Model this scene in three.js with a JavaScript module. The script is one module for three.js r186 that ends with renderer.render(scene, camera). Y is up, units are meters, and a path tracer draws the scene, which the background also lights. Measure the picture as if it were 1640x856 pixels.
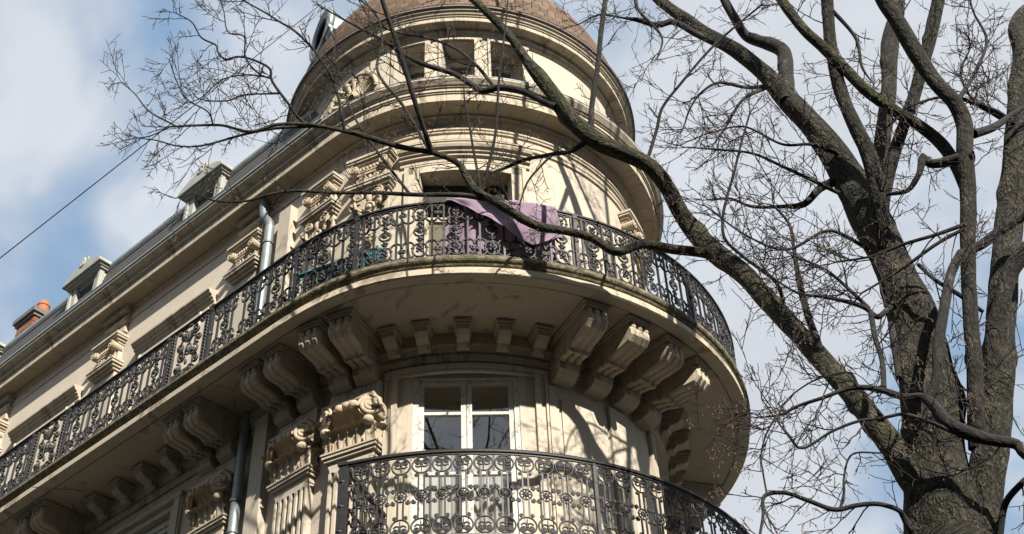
import * as THREE from 'three';
import { mergeGeometries } from 'three/addons/utils/BufferGeometryUtils.js';
import { ImprovedNoise } from 'three/addons/math/ImprovedNoise.js';

// ------------------------------------------------------------------ camera, sky, sun, exposure
const D = Math.PI / 180, V3 = (x, y, z) => new THREE.Vector3(x, y, z);
const EX = 2.25, A = 1 / 1.6, rgb = (r, g, b) => new THREE.Color().setRGB(r * A, g * A, b * A);   // exposure, and base colours for it
const scene = new THREE.Scene();
const camera = new THREE.PerspectiveCamera(23.03, 1024 / 534, 0.1, 3000);
const PITCH = 42.02 * D, ROLL = -2.693 * D, EYE = V3(0.7845, 1.6, 15.5);
camera.position.copy(EYE); camera.rotation.order = 'YXZ'; camera.rotation.set(PITCH, 0, ROLL);

const SUN = V3(Math.sin(26 * D) * Math.cos(33.5 * D), Math.sin(33.5 * D), Math.cos(26 * D) * Math.cos(33.5 * D));
const sun = new THREE.DirectionalLight(new THREE.Color().setRGB(1, 0.93, 0.825), 5.0);
sun.position.copy(SUN).multiplyScalar(60).add(V3(0, 10, 0)); sun.target.position.set(0, 10, 0);
sun.castShadow = true; sun.shadow.mapSize.set(4096, 4096);
Object.assign(sun.shadow.camera, { left: -22, right: 22, top: 22, bottom: -22, near: 1, far: 140 });
sun.shadow.camera.updateProjectionMatrix();
scene.add(sun, sun.target);

const renderer = new THREE.WebGLRenderer({ antialias: true });
renderer.toneMapping = THREE.LinearToneMapping; renderer.toneMappingExposure = EX;
renderer.shadowMap.enabled = true; renderer.setSize(1024, 534);

function rng(seed) { let s = seed >>> 0; return () => { s = (s + 0x6D2B79F5) >>> 0; let t = s; t = Math.imul(t ^ (t >>> 15), t | 1); t ^= t + Math.imul(t ^ (t >>> 7), t | 61); return ((t ^ (t >>> 14)) >>> 0) / 4294967296; }; }
const PN = new ImprovedNoise();
const fbm = (x, y, z, o = 5, g = 0.5) => { let a = 1, f = 1, s = 0, w = 0; for (let i = 0; i < o; i++) { s += a * PN.noise(x * f + i * 7.3, y * f + i * 3.1, z * f + i * 5.7); w += a; a *= g; f *= 2.03; } return s / w; };
const sst = (a, b, x) => { const t = Math.min(1, Math.max(0, (x - a) / (b - a))); return t * t * (3 - 2 * t); };
const lerp = (a, b, t) => a + (b - a) * t;

{ // broken soft cloud over a pale winter blue
  const W = 2048, H = 1024, d = new Float32Array(W * H * 4);
  for (let j = 0; j < H; j++) for (let i = 0; i < W; i++) {
    const th = ((i + 0.5) / W - 0.5) * 2 * Math.PI, ph = ((j + 0.5) / H - 0.5) * Math.PI;
    const y = Math.sin(ph), x = Math.cos(ph) * Math.cos(th), z = Math.cos(ph) * Math.sin(th), k = (j * W + i) * 4;
    if (y < -0.02) { d[k] = 0.12; d[k + 1] = 0.12; d[k + 2] = 0.12; d[k + 3] = 1; continue; }
    const q = 1 / (Math.max(y, 0) + 0.28), px = x * q * 2.1 + 11.3, pz = z * q * 2.1 + 4.2;
    const wx = fbm(px * 0.9 + 3, pz * 0.9, 2.2, 3) * 0.9, wz = fbm(px * 0.9, pz * 0.9 + 9, 7.2, 3) * 0.9;
    const c = fbm(px + wx, pz + wz, 0.5, 6, 0.52), c2 = fbm(px * 2.3 + wx * 2, pz * 2.3 + 5, 3.5, 5, 0.55);
    const cov = sst(-0.36, 0.27, c + 0.85 * c2 + 0.16);
    const thick = sst(-0.05, 0.5, c * 0.9 + c2 * 0.5);
    const hz = Math.pow(1 - Math.max(y, 0), 2.2);
    const b = [lerp(0.26, 0.48, hz), lerp(0.41, 0.60, hz), lerp(0.62, 0.75, hz)];
    const lum = 1.03 - 0.20 * thick + 0.26 * c2, cl = [0.69 * lum, 0.725 * lum, 0.78 * lum];
    for (let m = 0; m < 3; m++) d[k + m] = lerp(b[m], cl[m], cov * 0.97) / EX;
    d[k + 3] = 1;
  }
  const t = new THREE.DataTexture(d, W, H, THREE.RGBAFormat, THREE.FloatType);
  t.mapping = THREE.EquirectangularReflectionMapping; t.magFilter = t.minFilter = THREE.LinearFilter; t.wrapS = THREE.RepeatWrapping; t.needsUpdate = true;
  scene.background = t; scene.environment = t;
}

// ------------------------------------------------------------------ procedural materials
function noiseTex(n, size, fn, srgb = true) {   // fn(u, v) -> [r,g,b] in 0..1 linear values (colour maps) ; tiles by blending
  const d = new Uint8Array(n * n * 4);
  for (let j = 0; j < n; j++) for (let i = 0; i < n; i++) {
    const c = fn(i / n, j / n), k = (j * n + i) * 4;
    for (let m = 0; m < 3; m++) { let v = Math.min(1, Math.max(0, c[m] * (srgb ? A : 1))); if (srgb) v = v <= 0.0031308 ? 12.92 * v : 1.055 * Math.pow(v, 1 / 2.4) - 0.055; d[k + m] = Math.round(v * 255); }
    d[k + 3] = 255;
  }
  const t = new THREE.DataTexture(d, n, n); t.wrapS = t.wrapT = THREE.RepeatWrapping; t.magFilter = THREE.LinearFilter; t.minFilter = THREE.LinearMipmapLinearFilter; t.generateMipmaps = true;
  t.repeat.set(1 / size, 1 / size); if (srgb) t.colorSpace = THREE.SRGBColorSpace; t.needsUpdate = true; return t;
}
const TAU = 2 * Math.PI;   // tileable noise on a torus
const tn = (u, v, f, o, s = 0) => { const a = u * TAU, b = v * TAU, R = f / TAU; return fbm(Math.cos(a) * R + s, Math.sin(a) * R + Math.cos(b) * R * 0.7 + s * 1.7, Math.sin(b) * R + s * 0.6, o); };
const tn2 = (u, v, fu, fv, o, s = 0) => { const a = u * TAU, b = v * TAU, P = fu / TAU, Q = fv / TAU; return fbm(Math.cos(a) * P + s, Math.sin(a) * P + Math.cos(b) * Q + s * 1.3, Math.sin(b) * Q + s * 0.7, o); };
const mulc = (c, f) => [c[0] * f, c[1] * f, c[2] * f], mixc = (a, b, t) => [lerp(a[0], b[0], t), lerp(a[1], b[1], t), lerp(a[2], b[2], t)];
const std = (o) => new THREE.MeshStandardMaterial(Object.assign({ roughness: 0.9, side: THREE.DoubleSide }, o));
const stuccoFn = (base, dirt, amt) => (u, v) => {
  const a = tn(u, v, 3, 5, 1), b = tn(u, v, 14, 4, 4), c = tn(u, v, 60, 2, 8), st = tn(u * 1, v, 22, 3, 12);
  let col = mulc(base, 1 + 0.16 * a + 0.09 * b + 0.06 * c);
  const streak = tn2(u, v, 60, 3, 4, 33);
  return mixc(col, dirt, amt * Math.min(1, sst(0.12, 0.5, a * 0.8 + b * 0.6 + st * 0.35) + 0.7 * sst(0.05, 0.45, streak + 0.5 * a)));
};
const stuccoBump = noiseTex(512, 0.9, (u, v) => { const h = 0.5 + 0.5 * tn(u, v, 30, 3, 3) + 0.25 * tn(u, v, 9, 3, 5); return [h, h, h]; }, false);
const M = {};
M.stucco = std({ map: noiseTex(768, 3.1, stuccoFn([0.60, 0.535, 0.43], [0.40, 0.335, 0.25], 0.55)), bumpMap: stuccoBump, bumpScale: 0.0018, roughness: 0.93 });
M.litstucco = std({ map: noiseTex(768, 3.1, stuccoFn([0.74, 0.655, 0.535], [0.50, 0.42, 0.32], 0.4)), bumpMap: stuccoBump, bumpScale: 0.0018, roughness: 0.93 });  // same stucco, paled so the straight front looks more strongly sunlit
M.stone = std({ map: noiseTex(768, 1.7, stuccoFn([0.565, 0.49, 0.375], [0.25, 0.205, 0.15], 0.9)), bumpMap: stuccoBump, bumpScale: 0.003, roughness: 0.92 });
M.soffit = std({ map: noiseTex(1024, 3.4, (u, v) => { const a = tn(u, v, 4, 5, 3), b = tn(u, v, 22, 5, 7), c = tn(u, v, 70, 3, 17), e = Math.abs(tn(u, v, 10, 4, 41)); let col = mulc([0.575, 0.50, 0.375], 1 + 0.2 * a + 0.08 * c); col = mixc(col, [0.27, 0.215, 0.15], 0.9 * sst(0.12, 0.4, a * 0.7 + b * 0.75)); col = mixc(col, [0.64, 0.60, 0.52], 0.5 * sst(0.3, 0.42, b - 0.3 * a)); return mixc(col, [0.16, 0.13, 0.09], 0.6 * sst(0.02, 0.0, e) * sst(0.05, 0.2, a)); }), bumpMap: stuccoBump, bumpScale: 0.002, roughness: 0.93 });
M.carved = std({ map: noiseTex(512, 0.8, stuccoFn([0.56, 0.465, 0.335], [0.22, 0.17, 0.12], 0.9)), bumpMap: stuccoBump, bumpScale: 0.005, roughness: 0.92 });
M.moss = std({ map: noiseTex(768, 1.9, (u, v) => {
  const a = tn(u, v, 6, 5, 2), b = tn(u, v, 34, 4, 6), q = tn(u, v, 80, 2, 16), s = sst(-0.3, 0.3, a + 0.5 * b + 0.3 * q);
  return mixc(mixc([0.26, 0.22, 0.15], [0.11, 0.095, 0.065], sst(-0.3, 0.3, b + q * 0.6)), [0.085, 0.088, 0.034], s * 0.75);
}), bumpMap: stuccoBump, bumpScale: 0.01, roughness: 1 });
M.zinc = std({ map: noiseTex(512, 1.2, (u, v) => { const a = tn(u, v, 6, 5, 2), b = tn(u, v, 30, 3, 9); return mulc([0.30, 0.34, 0.345], 1 + 0.35 * a + 0.2 * b); }), roughness: 0.5, metalness: 0.35 });
M.zincdark = std({ map: noiseTex(256, 0.7, (u, v) => mulc([0.20, 0.23, 0.24], 1 + 0.5 * tn(u, v, 8, 4, 3))), roughness: 0.55, metalness: 0.35 });
M.dormer = std({ map: noiseTex(512, 1.1, (u, v) => { const a = tn(u, v, 6, 5, 12), b = tn(u, v, 25, 3, 9); return mulc([0.43, 0.44, 0.39], 1 + 0.3 * a + 0.15 * b); }), roughness: 0.7 });
M.iron = std({ map: noiseTex(256, 0.35, (u, v) => mixc([0.016, 0.016, 0.018], [0.05, 0.038, 0.03], 0.8 * sst(0.08, 0.45, tn(u, v, 7, 4, 3) + 0.6 * tn(u, v, 40, 3, 8)))), roughness: 0.55, metalness: 0.1 });
M.oldiron = std({ map: noiseTex(256, 0.4, (u, v) => mixc([0.045, 0.045, 0.045], [0.16, 0.14, 0.10], sst(0, 0.5, tn(u, v, 10, 4, 3)))), roughness: 0.6, metalness: 0.2 });
const paint = noiseTex(512, 0.6, (u, v) => { const a = tn(u, v, 9, 5, 2), b = tn(u * 1, v, 40, 3, 7); return mixc([0.66, 0.65, 0.58], [0.33, 0.27, 0.19], 0.95 * sst(0.2, 0.4, a + 0.6 * b)); });
M.white = std({ map: paint, roughness: 0.7 });
M.cleanwhite = std({ color: rgb(0.72, 0.72, 0.70), roughness: 0.55 });
M.glass = new THREE.MeshPhysicalMaterial({ color: 0xffffff, transmission: 1, thickness: 0, roughness: 0.015, ior: 2.35, side: THREE.DoubleSide });
M.dark = std({ color: rgb(0.05, 0.045, 0.04) });
M.room = std({ color: rgb(0.34, 0.31, 0.26) });
M.curtain = new THREE.MeshPhysicalMaterial({ color: rgb(0.75, 0.74, 0.70), roughness: 1, transmission: 0.3, thickness: 0, side: THREE.DoubleSide });
M.shutter = std({ map: noiseTex(256, 0.8, (u, v) => mulc([0.50, 0.46, 0.34], 1 + 0.3 * tn(u, v, 8, 4, 2))), roughness: 0.7 });
M.tile = [[0.20, 0.130, 0.082], [0.17, 0.110, 0.071], [0.24, 0.158, 0.102], [0.135, 0.090, 0.062]].map((c, i) => std({ map: noiseTex(128, 0.35, (u, v) => mulc(c, 1 + 0.4 * tn(u, v, 6, 4, i * 3 + 1))), roughness: 0.85 }));
M.mansard = std({ map: noiseTex(256, 0.6, (u, v) => mulc([0.095, 0.085, 0.08], 1 + 0.5 * tn(u, v, 9, 4, 8))), roughness: 0.75 });
M.slate = std({ map: noiseTex(256, 0.6, (u, v) => mulc([0.17, 0.145, 0.13], 1 + 0.5 * tn(u, v, 9, 4, 5))), roughness: 0.8 });
M.brick = [[0.30, 0.12, 0.065], [0.36, 0.16, 0.09], [0.24, 0.095, 0.06]].map((c, i) => std({ map: noiseTex(64, 0.2, (u, v) => mulc(c, 1 + 0.5 * tn(u, v, 6, 3, i + 1))), roughness: 0.95 }));
M.mortar = std({ color: rgb(0.34, 0.28, 0.2) });
M.terracotta = std({ color: rgb(0.40, 0.15, 0.07), roughness: 0.85 });
M.cloth = new THREE.MeshPhysicalMaterial({ side: THREE.DoubleSide, transmission: 0.2, thickness: 0, map: noiseTex(256, 0.5, (u, v) => mulc([0.33, 0.235, 0.325], 1 + 0.18 * tn(u, v, 8, 4, 2) + 0.12 * tn(u, v, 60, 2, 6))), roughness: 1 });
M.teal = std({ color: rgb(0.02, 0.16, 0.18), roughness: 0.5 });
// bark: elongated plates parted by deep cracks (nearest-cell distances on a tiling grid), plus fine grain
const cellTex = (() => { const r = rng(77), NX_ = 24, NY_ = 11, C = Array.from({ length: NX_ * NY_ }, () => [r(), r(), r()]); return (u, v) => { u = (u + 1) % 1; v = (v + 1) % 1; const x = u * NX_, y = v * NY_, ix = Math.floor(x), iy = Math.floor(y); let d1 = 9, d2 = 9, id = 0; for (let a = -1; a <= 1; a++) for (let b = -1; b <= 1; b++) { const c = C[((iy + b + NY_) % NY_) * NX_ + (ix + a + NX_) % NX_], dx = ix + a + c[0] - x, dy = iy + b + c[1] - y, d = Math.hypot(dx, dy); if (d < d1) { d2 = d1; d1 = d; id = c[2]; } else if (d < d2) d2 = d; } return [d2 - d1, id]; }; })();
const barkH = (u, v) => { const w = tn(u, v, 14, 4, 1) * 0.09, [e, id] = cellTex(u + w, v + tn(u, v, 11, 3, 6) * 0.12), f = tn(u, v, 45, 3, 9), g = tn(u, v, 18, 3, 19); return 0.22 + 0.26 * sst(0.0, 0.5, e) + 0.10 * id + 0.42 * f + 0.42 * g; };
const long = t => { t.repeat.set(1 / 0.9, 1 / 1.7); return t; };
const barkMap = (base, moss, amt) => long(noiseTex(768, 0.9, (u, v) => { const h = barkH(u, v), a = tn(u, v, 4, 4, 20), b = tn(u, v, 20, 3, 24), l = sst(0.2, 0.42, tn(u, v, 8, 5, 31)); return mulc(mixc(mixc(base, [0.20, 0.185, 0.14], 0.6 * l), moss, amt * sst(-0.15, 0.35, a + 0.5 * b)), 0.14 + 1.2 * sst(0.2, 0.8, h)); }));
const barkBump = noiseTex(768, 0.9, (u, v) => { const h = barkH(u, v); return [h, h, h]; }, false);
M.bark = std({ map: barkMap([0.056, 0.047, 0.028], [0.03, 0.035, 0.011], 0.85), bumpMap: barkBump, bumpScale: 0.05, roughness: 1 });
M.barkmoss = std({ map: barkMap([0.062, 0.053, 0.030], [0.056, 0.062, 0.014], 1), bumpMap: barkBump, bumpScale: 0.02, roughness: 1 });
long(barkBump);
M.barkshade = std({ map: barkMap([0.038, 0.031, 0.022], [0.024, 0.026, 0.012], 0.7), bumpMap: barkBump, bumpScale: 0.025, roughness: 1 });  // darkened bark copy: shade from neighbouring stems put into the colour
M.branch = std({ map: barkMap([0.024, 0.020, 0.018], [0.02, 0.021, 0.012], 0.5), bumpMap: barkBump, bumpScale: 0.008, roughness: 0.95 });
M.twig = std({ color: rgb(0.012, 0.010, 0.011), roughness: 0.8 });
M.seed = std({ color: rgb(0.21, 0.125, 0.08), roughness: 0.9 });
M.asphalt = std({ map: noiseTex(256, 2, (u, v) => mulc([0.09, 0.088, 0.083], 1 + 0.3 * tn(u, v, 12, 4, 2))) });
M.paving = std({ color: rgb(0.2, 0.19, 0.17) });
M.opposite = std({ map: noiseTex(256, 4, stuccoFn([0.5, 0.45, 0.36], [0.3, 0.26, 0.2], 0.6)) });
M.cable = std({ color: rgb(0.03, 0.035, 0.06) });

// ------------------------------------------------------------------ naming and mesh helpers
const used = {};
function numbered(n) { used[n] = (used[n] || 0) + 1; return used[n] > 1 ? n + '_' + String(used[n] - 1).padStart(3, '0') : n; }
function tag(o, label, category, extra) { o.userData = Object.assign({ label, category }, extra || {}); return o; }
function mesh(name, g, m, parent) { const o = new THREE.Mesh(g, m); o.name = numbered(name); o.castShadow = o.receiveShadow = true; (parent || scene).add(o); return o; }
function grp(name, parent) { const o = new THREE.Group(); o.name = numbered(name); (parent || scene).add(o); return o; }
function prep(g) { const r = g.index ? g.toNonIndexed() : g.clone(); for (const k of Object.keys(r.attributes)) if (!['position', 'normal', 'uv'].includes(k)) r.deleteAttribute(k); r.morphAttributes = {}; return r; }
function merge(list) { return mergeGeometries(list.map(prep)); }
function boxUV(g) {   // uv in metres from the dominant normal
  g = prep(g); if (!g.attributes.normal) g.computeVertexNormals();
  const p = g.attributes.position, n = g.attributes.normal, uv = new Float32Array(p.count * 2);
  for (let i = 0; i < p.count; i++) {
    const ax = Math.abs(n.getX(i)), ay = Math.abs(n.getY(i)), az = Math.abs(n.getZ(i));
    const a = ax > ay && ax > az ? [p.getZ(i), p.getY(i)] : ay > az ? [p.getX(i), p.getZ(i)] : [p.getX(i), p.getY(i)];
    uv[2 * i] = a[0]; uv[2 * i + 1] = a[1];
  }
  g.setAttribute('uv', new THREE.BufferAttribute(uv, 2)); return g;
}
const tf = (g, x, y, z, rx = 0, ry = 0, rz = 0) => { g = g.clone(); if (rx) g.rotateX(rx); if (ry) g.rotateY(ry); if (rz) g.rotateZ(rz); g.translate(x, y, z); return g; };
const box = (x0, x1, y0, y1, z0, z1) => new THREE.BoxGeometry(x1 - x0, y1 - y0, z1 - z0).translate((x0 + x1) / 2, (y0 + y1) / 2, (z0 + z1) / 2);
function extr(pts, depth, bevel = 0.006) {   // polygon in xy extruded along z, centred
  const s = new THREE.Shape(pts.map(p => new THREE.Vector2(p[0], p[1])));
  const g = new THREE.ExtrudeGeometry(s, { depth: depth - 2 * bevel, bevelEnabled: bevel > 0, bevelSize: bevel, bevelThickness: bevel, bevelSegments: 1, curveSegments: 8 });
  return g.translate(0, 0, -depth / 2 + bevel);
}
const tube = (pts, r, seg, rs = 5) => new THREE.TubeGeometry(new THREE.CatmullRomCurve3(pts.map(p => V3(p[0], p[1], p[2] || 0))), seg || pts.length * 3, r, rs, false);
const ell = (x, y, z, rx, ry, rz, s = 8) => { const g = new THREE.SphereGeometry(1, s, Math.max(4, s - 2)); g.scale(rx, ry, rz); return g.translate(x, y, z); };
const spiralPts = (cx, cy, r0, r1, a0, turns, n = 14, z = 0) => Array.from({ length: n + 1 }, (_, i) => { const t = i / n, a = a0 + turns * TAU * t, r = lerp(r0, r1, Math.pow(t, 0.8)); return [cx + r * Math.cos(a), cy + r * Math.sin(a), z]; });

// plan of the corner: a straight front, tangent to a round tower, tangent to a second front out of sight.
// key k: k <= 0 metres along the straight front (k = -u); 0..KE degrees round the tower; beyond KE metres along the far front
const AZ0 = -39.94, KE = 164.94, UX = [-0.76667, -0.64204], NX = [-0.64204, 0.76667];
let SH = 0;      // how far the straight front steps back from the tower's line
function st(k) {
  if (k <= 0) return { x: -k * UX[0] - SH * NX[0], z: -k * UX[1] - SH * NX[1], nx: NX[0], nz: NX[1], len: k };
  const a = (AZ0 + Math.min(k, KE)) * D, s = Math.sin(a), c = Math.cos(a);
  const o = SH * sst(32, 0, k) * -1;
  if (k <= KE) return { x: s * o, z: c * o, nx: s, nz: c, len: k * D * 2.8 };
  const m = k - KE; return { x: c * m, z: -s * m, nx: s, nz: c, len: KE * D * 2.8 + m };
}
const K = az => az - AZ0;                       // azimuth -> key on the tower
const circ = az => { const a = az * D; return { x: 0, z: 0, nx: Math.sin(a), nz: Math.cos(a), len: a * 2.8 }; };
function keys(k0, k1, step = 2.5) {
  const r = [k0]; for (const b of [0, KE]) if (b > k0 && b < k1) r.push(b);
  for (let k = Math.ceil(Math.max(k0, 0) / step) * step; k <= Math.min(k1, KE); k += step) if (k > k0 + 1e-6 && k < k1 - 1e-6 && k > 1e-6 && k < KE - 1e-6) r.push(k);
  if (k1 > k0) r.push(k1); return [...new Set(r)].sort((a, b) => a - b);
}
const P3 = (s, n, y) => [s.x + s.nx * n, y, s.z + s.nz * n];
const back = (a, b, c, n) => { const p = [b[0] - a[0], b[1] - a[1], b[2] - a[2]], q = [c[0] - a[0], c[1] - a[1], c[2] - a[2]]; return (p[1] * q[2] - p[2] * q[1]) * n[0] + (p[2] * q[0] - p[0] * q[2]) * n[1] + (p[0] * q[1] - p[1] * q[0]) * n[2] < 0; };
class GB {
  constructor() { this.p = []; this.n = []; this.u = []; }
  quad(a, b, c, d, na, nb, nc, nd, ua, ub, uc, ud) { if (back(a, b, c, na)) { [b, d] = [d, b]; [nb, nd] = [nd, nb]; [ub, ud] = [ud, ub]; } for (const [p, n, u] of [[a, na, ua], [b, nb, ub], [c, nc, uc], [a, na, ua], [c, nc, uc], [d, nd, ud]]) { this.p.push(...p); this.n.push(...n); this.u.push(...u); } }
  tri(a, b, c, n, ua, ub, uc) { if (back(a, b, c, n)) { [b, c] = [c, b]; [ub, uc] = [uc, ub]; } for (const [p, u] of [[a, ua], [b, ub], [c, uc]]) { this.p.push(...p); this.n.push(...n); this.u.push(...u); } }
  geo() { const g = new THREE.BufferGeometry(); g.setAttribute('position', new THREE.Float32BufferAttribute(this.p, 3)); g.setAttribute('normal', new THREE.Float32BufferAttribute(this.n, 3)); g.setAttribute('uv', new THREE.Float32BufferAttribute(this.u, 2)); return g; }
}
function sweep(profile, stations, cap = false, gb = new GB()) {   // profile of (n, y) from the wall's foot upward, carried along the stations
  let v = profile[0][1];
  for (let j = 0; j + 1 < profile.length; j++) {
    const [n0, y0] = profile[j], [n1, y1] = profile[j + 1], l = Math.hypot(n1 - n0, y1 - y0); if (l < 1e-6) continue;
    const a = (y1 - y0) / l, b = -(n1 - n0) / l;
    for (let i = 0; i + 1 < stations.length; i++) {
      const s = stations[i], t = stations[i + 1], ns = [s.nx * a, b, s.nz * a], nt = [t.nx * a, b, t.nz * a];
      gb.quad(P3(s, n0, y0), P3(t, n0, y0), P3(t, n1, y1), P3(s, n1, y1), ns, nt, nt, ns, [s.len, v], [t.len, v], [t.len, v + l], [s.len, v + l]);
    }
    v += l;
  }
  if (cap) for (const [s, sg] of [[stations[0], -1], [stations[stations.length - 1], 1]]) {
    const pts = profile.map(p => new THREE.Vector2(p[0], p[1])), nn = [sg * s.nz, 0, -sg * s.nx];
    for (const f of THREE.ShapeUtils.triangulateShape(pts, [])) gb.tri(...f.map(i => P3(s, profile[i][0], profile[i][1])), nn, ...f.map(i => profile[i]));
  }
  return gb;
}
const sw = (profile, k0, k1, cap = true) => sweep(profile, keys(k0, k1).map(st), cap).geo();
function wall(n, y0, y1, k0, k1, holes, depth) {     // wall sheet with openings {k0,k1,y0,y1} and their reveals
  const gb = new GB(); let ks = keys(k0, k1); for (const h of holes) ks.push(h.k0, h.k1);
  ks = [...new Set(ks.map(k => +k.toFixed(4)))].sort((a, b) => a - b);
  for (let i = 0; i + 1 < ks.length; i++) {
    const m = (ks[i] + ks[i + 1]) / 2, hs = holes.filter(h => m > h.k0 && m < h.k1).sort((a, b) => a.y0 - b.y0);
    let y = y0; const S = [st(ks[i]), st(ks[i + 1])];
    for (const h of hs) { if (h.y0 > y + 1e-4) sweep([[n, y], [n, h.y0]], S, false, gb); y = h.y1; }
    if (y < y1 - 1e-4) sweep([[n, y], [n, y1]], S, false, gb);
  }
  for (const h of holes) {
    const d = h.depth || depth, S = keys(h.k0, h.k1).map(st);
    sweep([[n, h.y1], [n - d, h.y1]], S, false, gb); sweep([[n - d, h.y0], [n, h.y0]], S, false, gb);
    for (const k of [h.k0, h.k1]) { const s = st(k), sg = k === h.k0 ? 1 : -1, nn = [s.nz * sg, 0, -s.nx * sg]; gb.quad(P3(s, n, h.y0), P3(s, n, h.y1), P3(s, n - d, h.y1), P3(s, n - d, h.y0), nn, nn, nn, nn, [0, h.y0], [0, h.y1], [d, h.y1], [d, h.y0]); }
  }
  return gb.geo();
}
const FM = new Map();
function frame(s, n, y, lean = 0) {       // local axes at a wall point: x to the right seen from the street, y up, z outward
  const X = V3(s.nz, 0, -s.nx), Y = V3(0, 1, 0), Z = V3(s.nx, 0, s.nz);
  return new THREE.Matrix4().makeBasis(X, Y, Z).setPosition(...P3(s, n, y));
}
function at(o, s, n, y) { if (typeof s === 'number') s = st(s); o.applyMatrix4(frame(s, n, y)); return o; }
const place = (g, s, n, y) => prep(g).applyMatrix4(frame(typeof s === 'number' ? st(s) : s, n, y));

// ------------------------------------------------------------------ ground
{
  const g = mesh('ground', new THREE.PlaneGeometry(1600, 1600).rotateX(-Math.PI / 2), M.asphalt); g.userData.kind = 'structure';
  const p = mesh('pavement', boxUV(sweep([[0, 0.004], [0, 0.13], [7.0, 0.13], [7.0, 0.004]].map(q => [q[0], q[1]]).reverse(), keys(-17, 174).map(st), true).geo()), M.paving); p.userData.kind = 'structure';
}

// ------------------------------------------------------------------ the houses across the street, mirrored in the panes
for (const [x0, x1, he, hr, label] of [[-42, 6, 19.2, 24, 'tall pale slate-roofed building across the street, mirrored in the tower window panes'], [6.3, 48, 12.8, 16.4, 'lower pale building across the street beside the tall slate-roofed one']]) {
  const H = grp('opposite_building'), cx = (x0 + x1) / 2, w = (x1 - x0) / 2; H.position.set(cx, 0, 21); tag(H, label, 'building');
  mesh('wall', boxUV(box(-w, w, 0, he, 0, 9)), M.opposite, H);
  mesh('roof', boxUV(tf(extr([[-0.5, he], [9.5, he], [9, he + 0.25], [5.4, hr], [3.6, hr], [0, he + 0.25]], 2 * w, 0.01), 0, 0, 0, 0, -Math.PI / 2).translate(0, 0, 0)), M.slate, H);
  const wg = boxUV(box(-0.6, 0.6, 0, 2.1, -0.04, 0.2)), tg = boxUV(merge([box(-0.75, 0.75, 2.1, 2.3, -0.12, 0.1), box(-0.75, 0.75, -0.15, 0, -0.18, 0.1)]));
  for (let f = 0; f < Math.floor((he - 2) / 3.3); f++) for (let x = -w + 1.8; x < w - 1; x += 3.1) { const a = mesh('window', wg, M.dark, H); a.position.set(x, 1.1 + f * 3.3, 0); const b = mesh('window_trim', tg, M.stone, H); b.position.set(x, 1.1 + f * 3.3, 0); }
}

// ------------------------------------------------------------------ the corner building
const B = grp('corner_building');
tag(B, 'cream stucco corner building with round tower, iron balconies and tiled dome', 'building');
const part = (n, g, m) => mesh(n, g, m, B);
const KL = -16.5, KR = KE + 9;                 // both ends of the fronts
const UWIN = [3.55, 7.05, 10.55, 14.05], UPIL = [1.8, 5.3, 8.8, 12.3];
const R0 = 2.75;

// openings
const lowHoles = [{ k0: K(-10.2), k1: K(16.9), y0: 8.42, y1: 11.47, depth: 0.2 }, { k0: K(69), k1: K(97), y0: 8.42, y1: 11.38, depth: 0.2 }, ...UWIN.map(u => ({ k0: -u - 0.65, k1: -u + 0.65, y0: 8.42, y1: 11.2, depth: 0.22 }))];
const upHoles = [{ k0: K(-9.3), k1: K(17.4), y0: 12.25, y1: 14.94, depth: 0.36 }, { k0: K(68), k1: K(96), y0: 12.25, y1: 14.94, depth: 0.36 }, ...UWIN.map(u => ({ k0: -u - 0.65, k1: -u + 0.65, y0: 12.25, y1: 13.7, depth: 0.3 }))];
part('wall', wall(R0, 8.2, 12.0, KL, KR, lowHoles, 0.2), M.stucco);
part('wall', wall(R0, 12.0, 16.06, 0, KR, upHoles.slice(0, 2), 0.3), M.stucco);
part('wall', wall(R0, 12.0, 16.06, KL, 0, upHoles.slice(2), 0.3), M.litstucco);
part('wall', wall(R0, 0, 8.2, KL, KR, [], 0.2), M.stucco);
for (const k of [KL, KR]) { const s = st(k), g = place(box(-0.1, 0.1, 0, 16.4, k > 0 ? -5.5 : -9, 0), s, R0, 0); part('end_wall', boxUV(g), M.stucco); }
// dark rooms behind the openings
function room(parent, s, n, w, y0, y1) { const t = 0.03, d = 1.1, g = merge([box(-w, w, y0, y1, -d - t, -d), box(-w - t, -w, y0, y1, -d, 0), box(w, w + t, y0, y1, -d, 0), box(-w - t, w + t, y1, y1 + t, -d - t, 0), box(-w - t, w + t, y0 - t, y0, -d - t, 0)]); mesh('room', boxUV(place(g, s, n, 0)), M.room, parent); }

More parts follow.
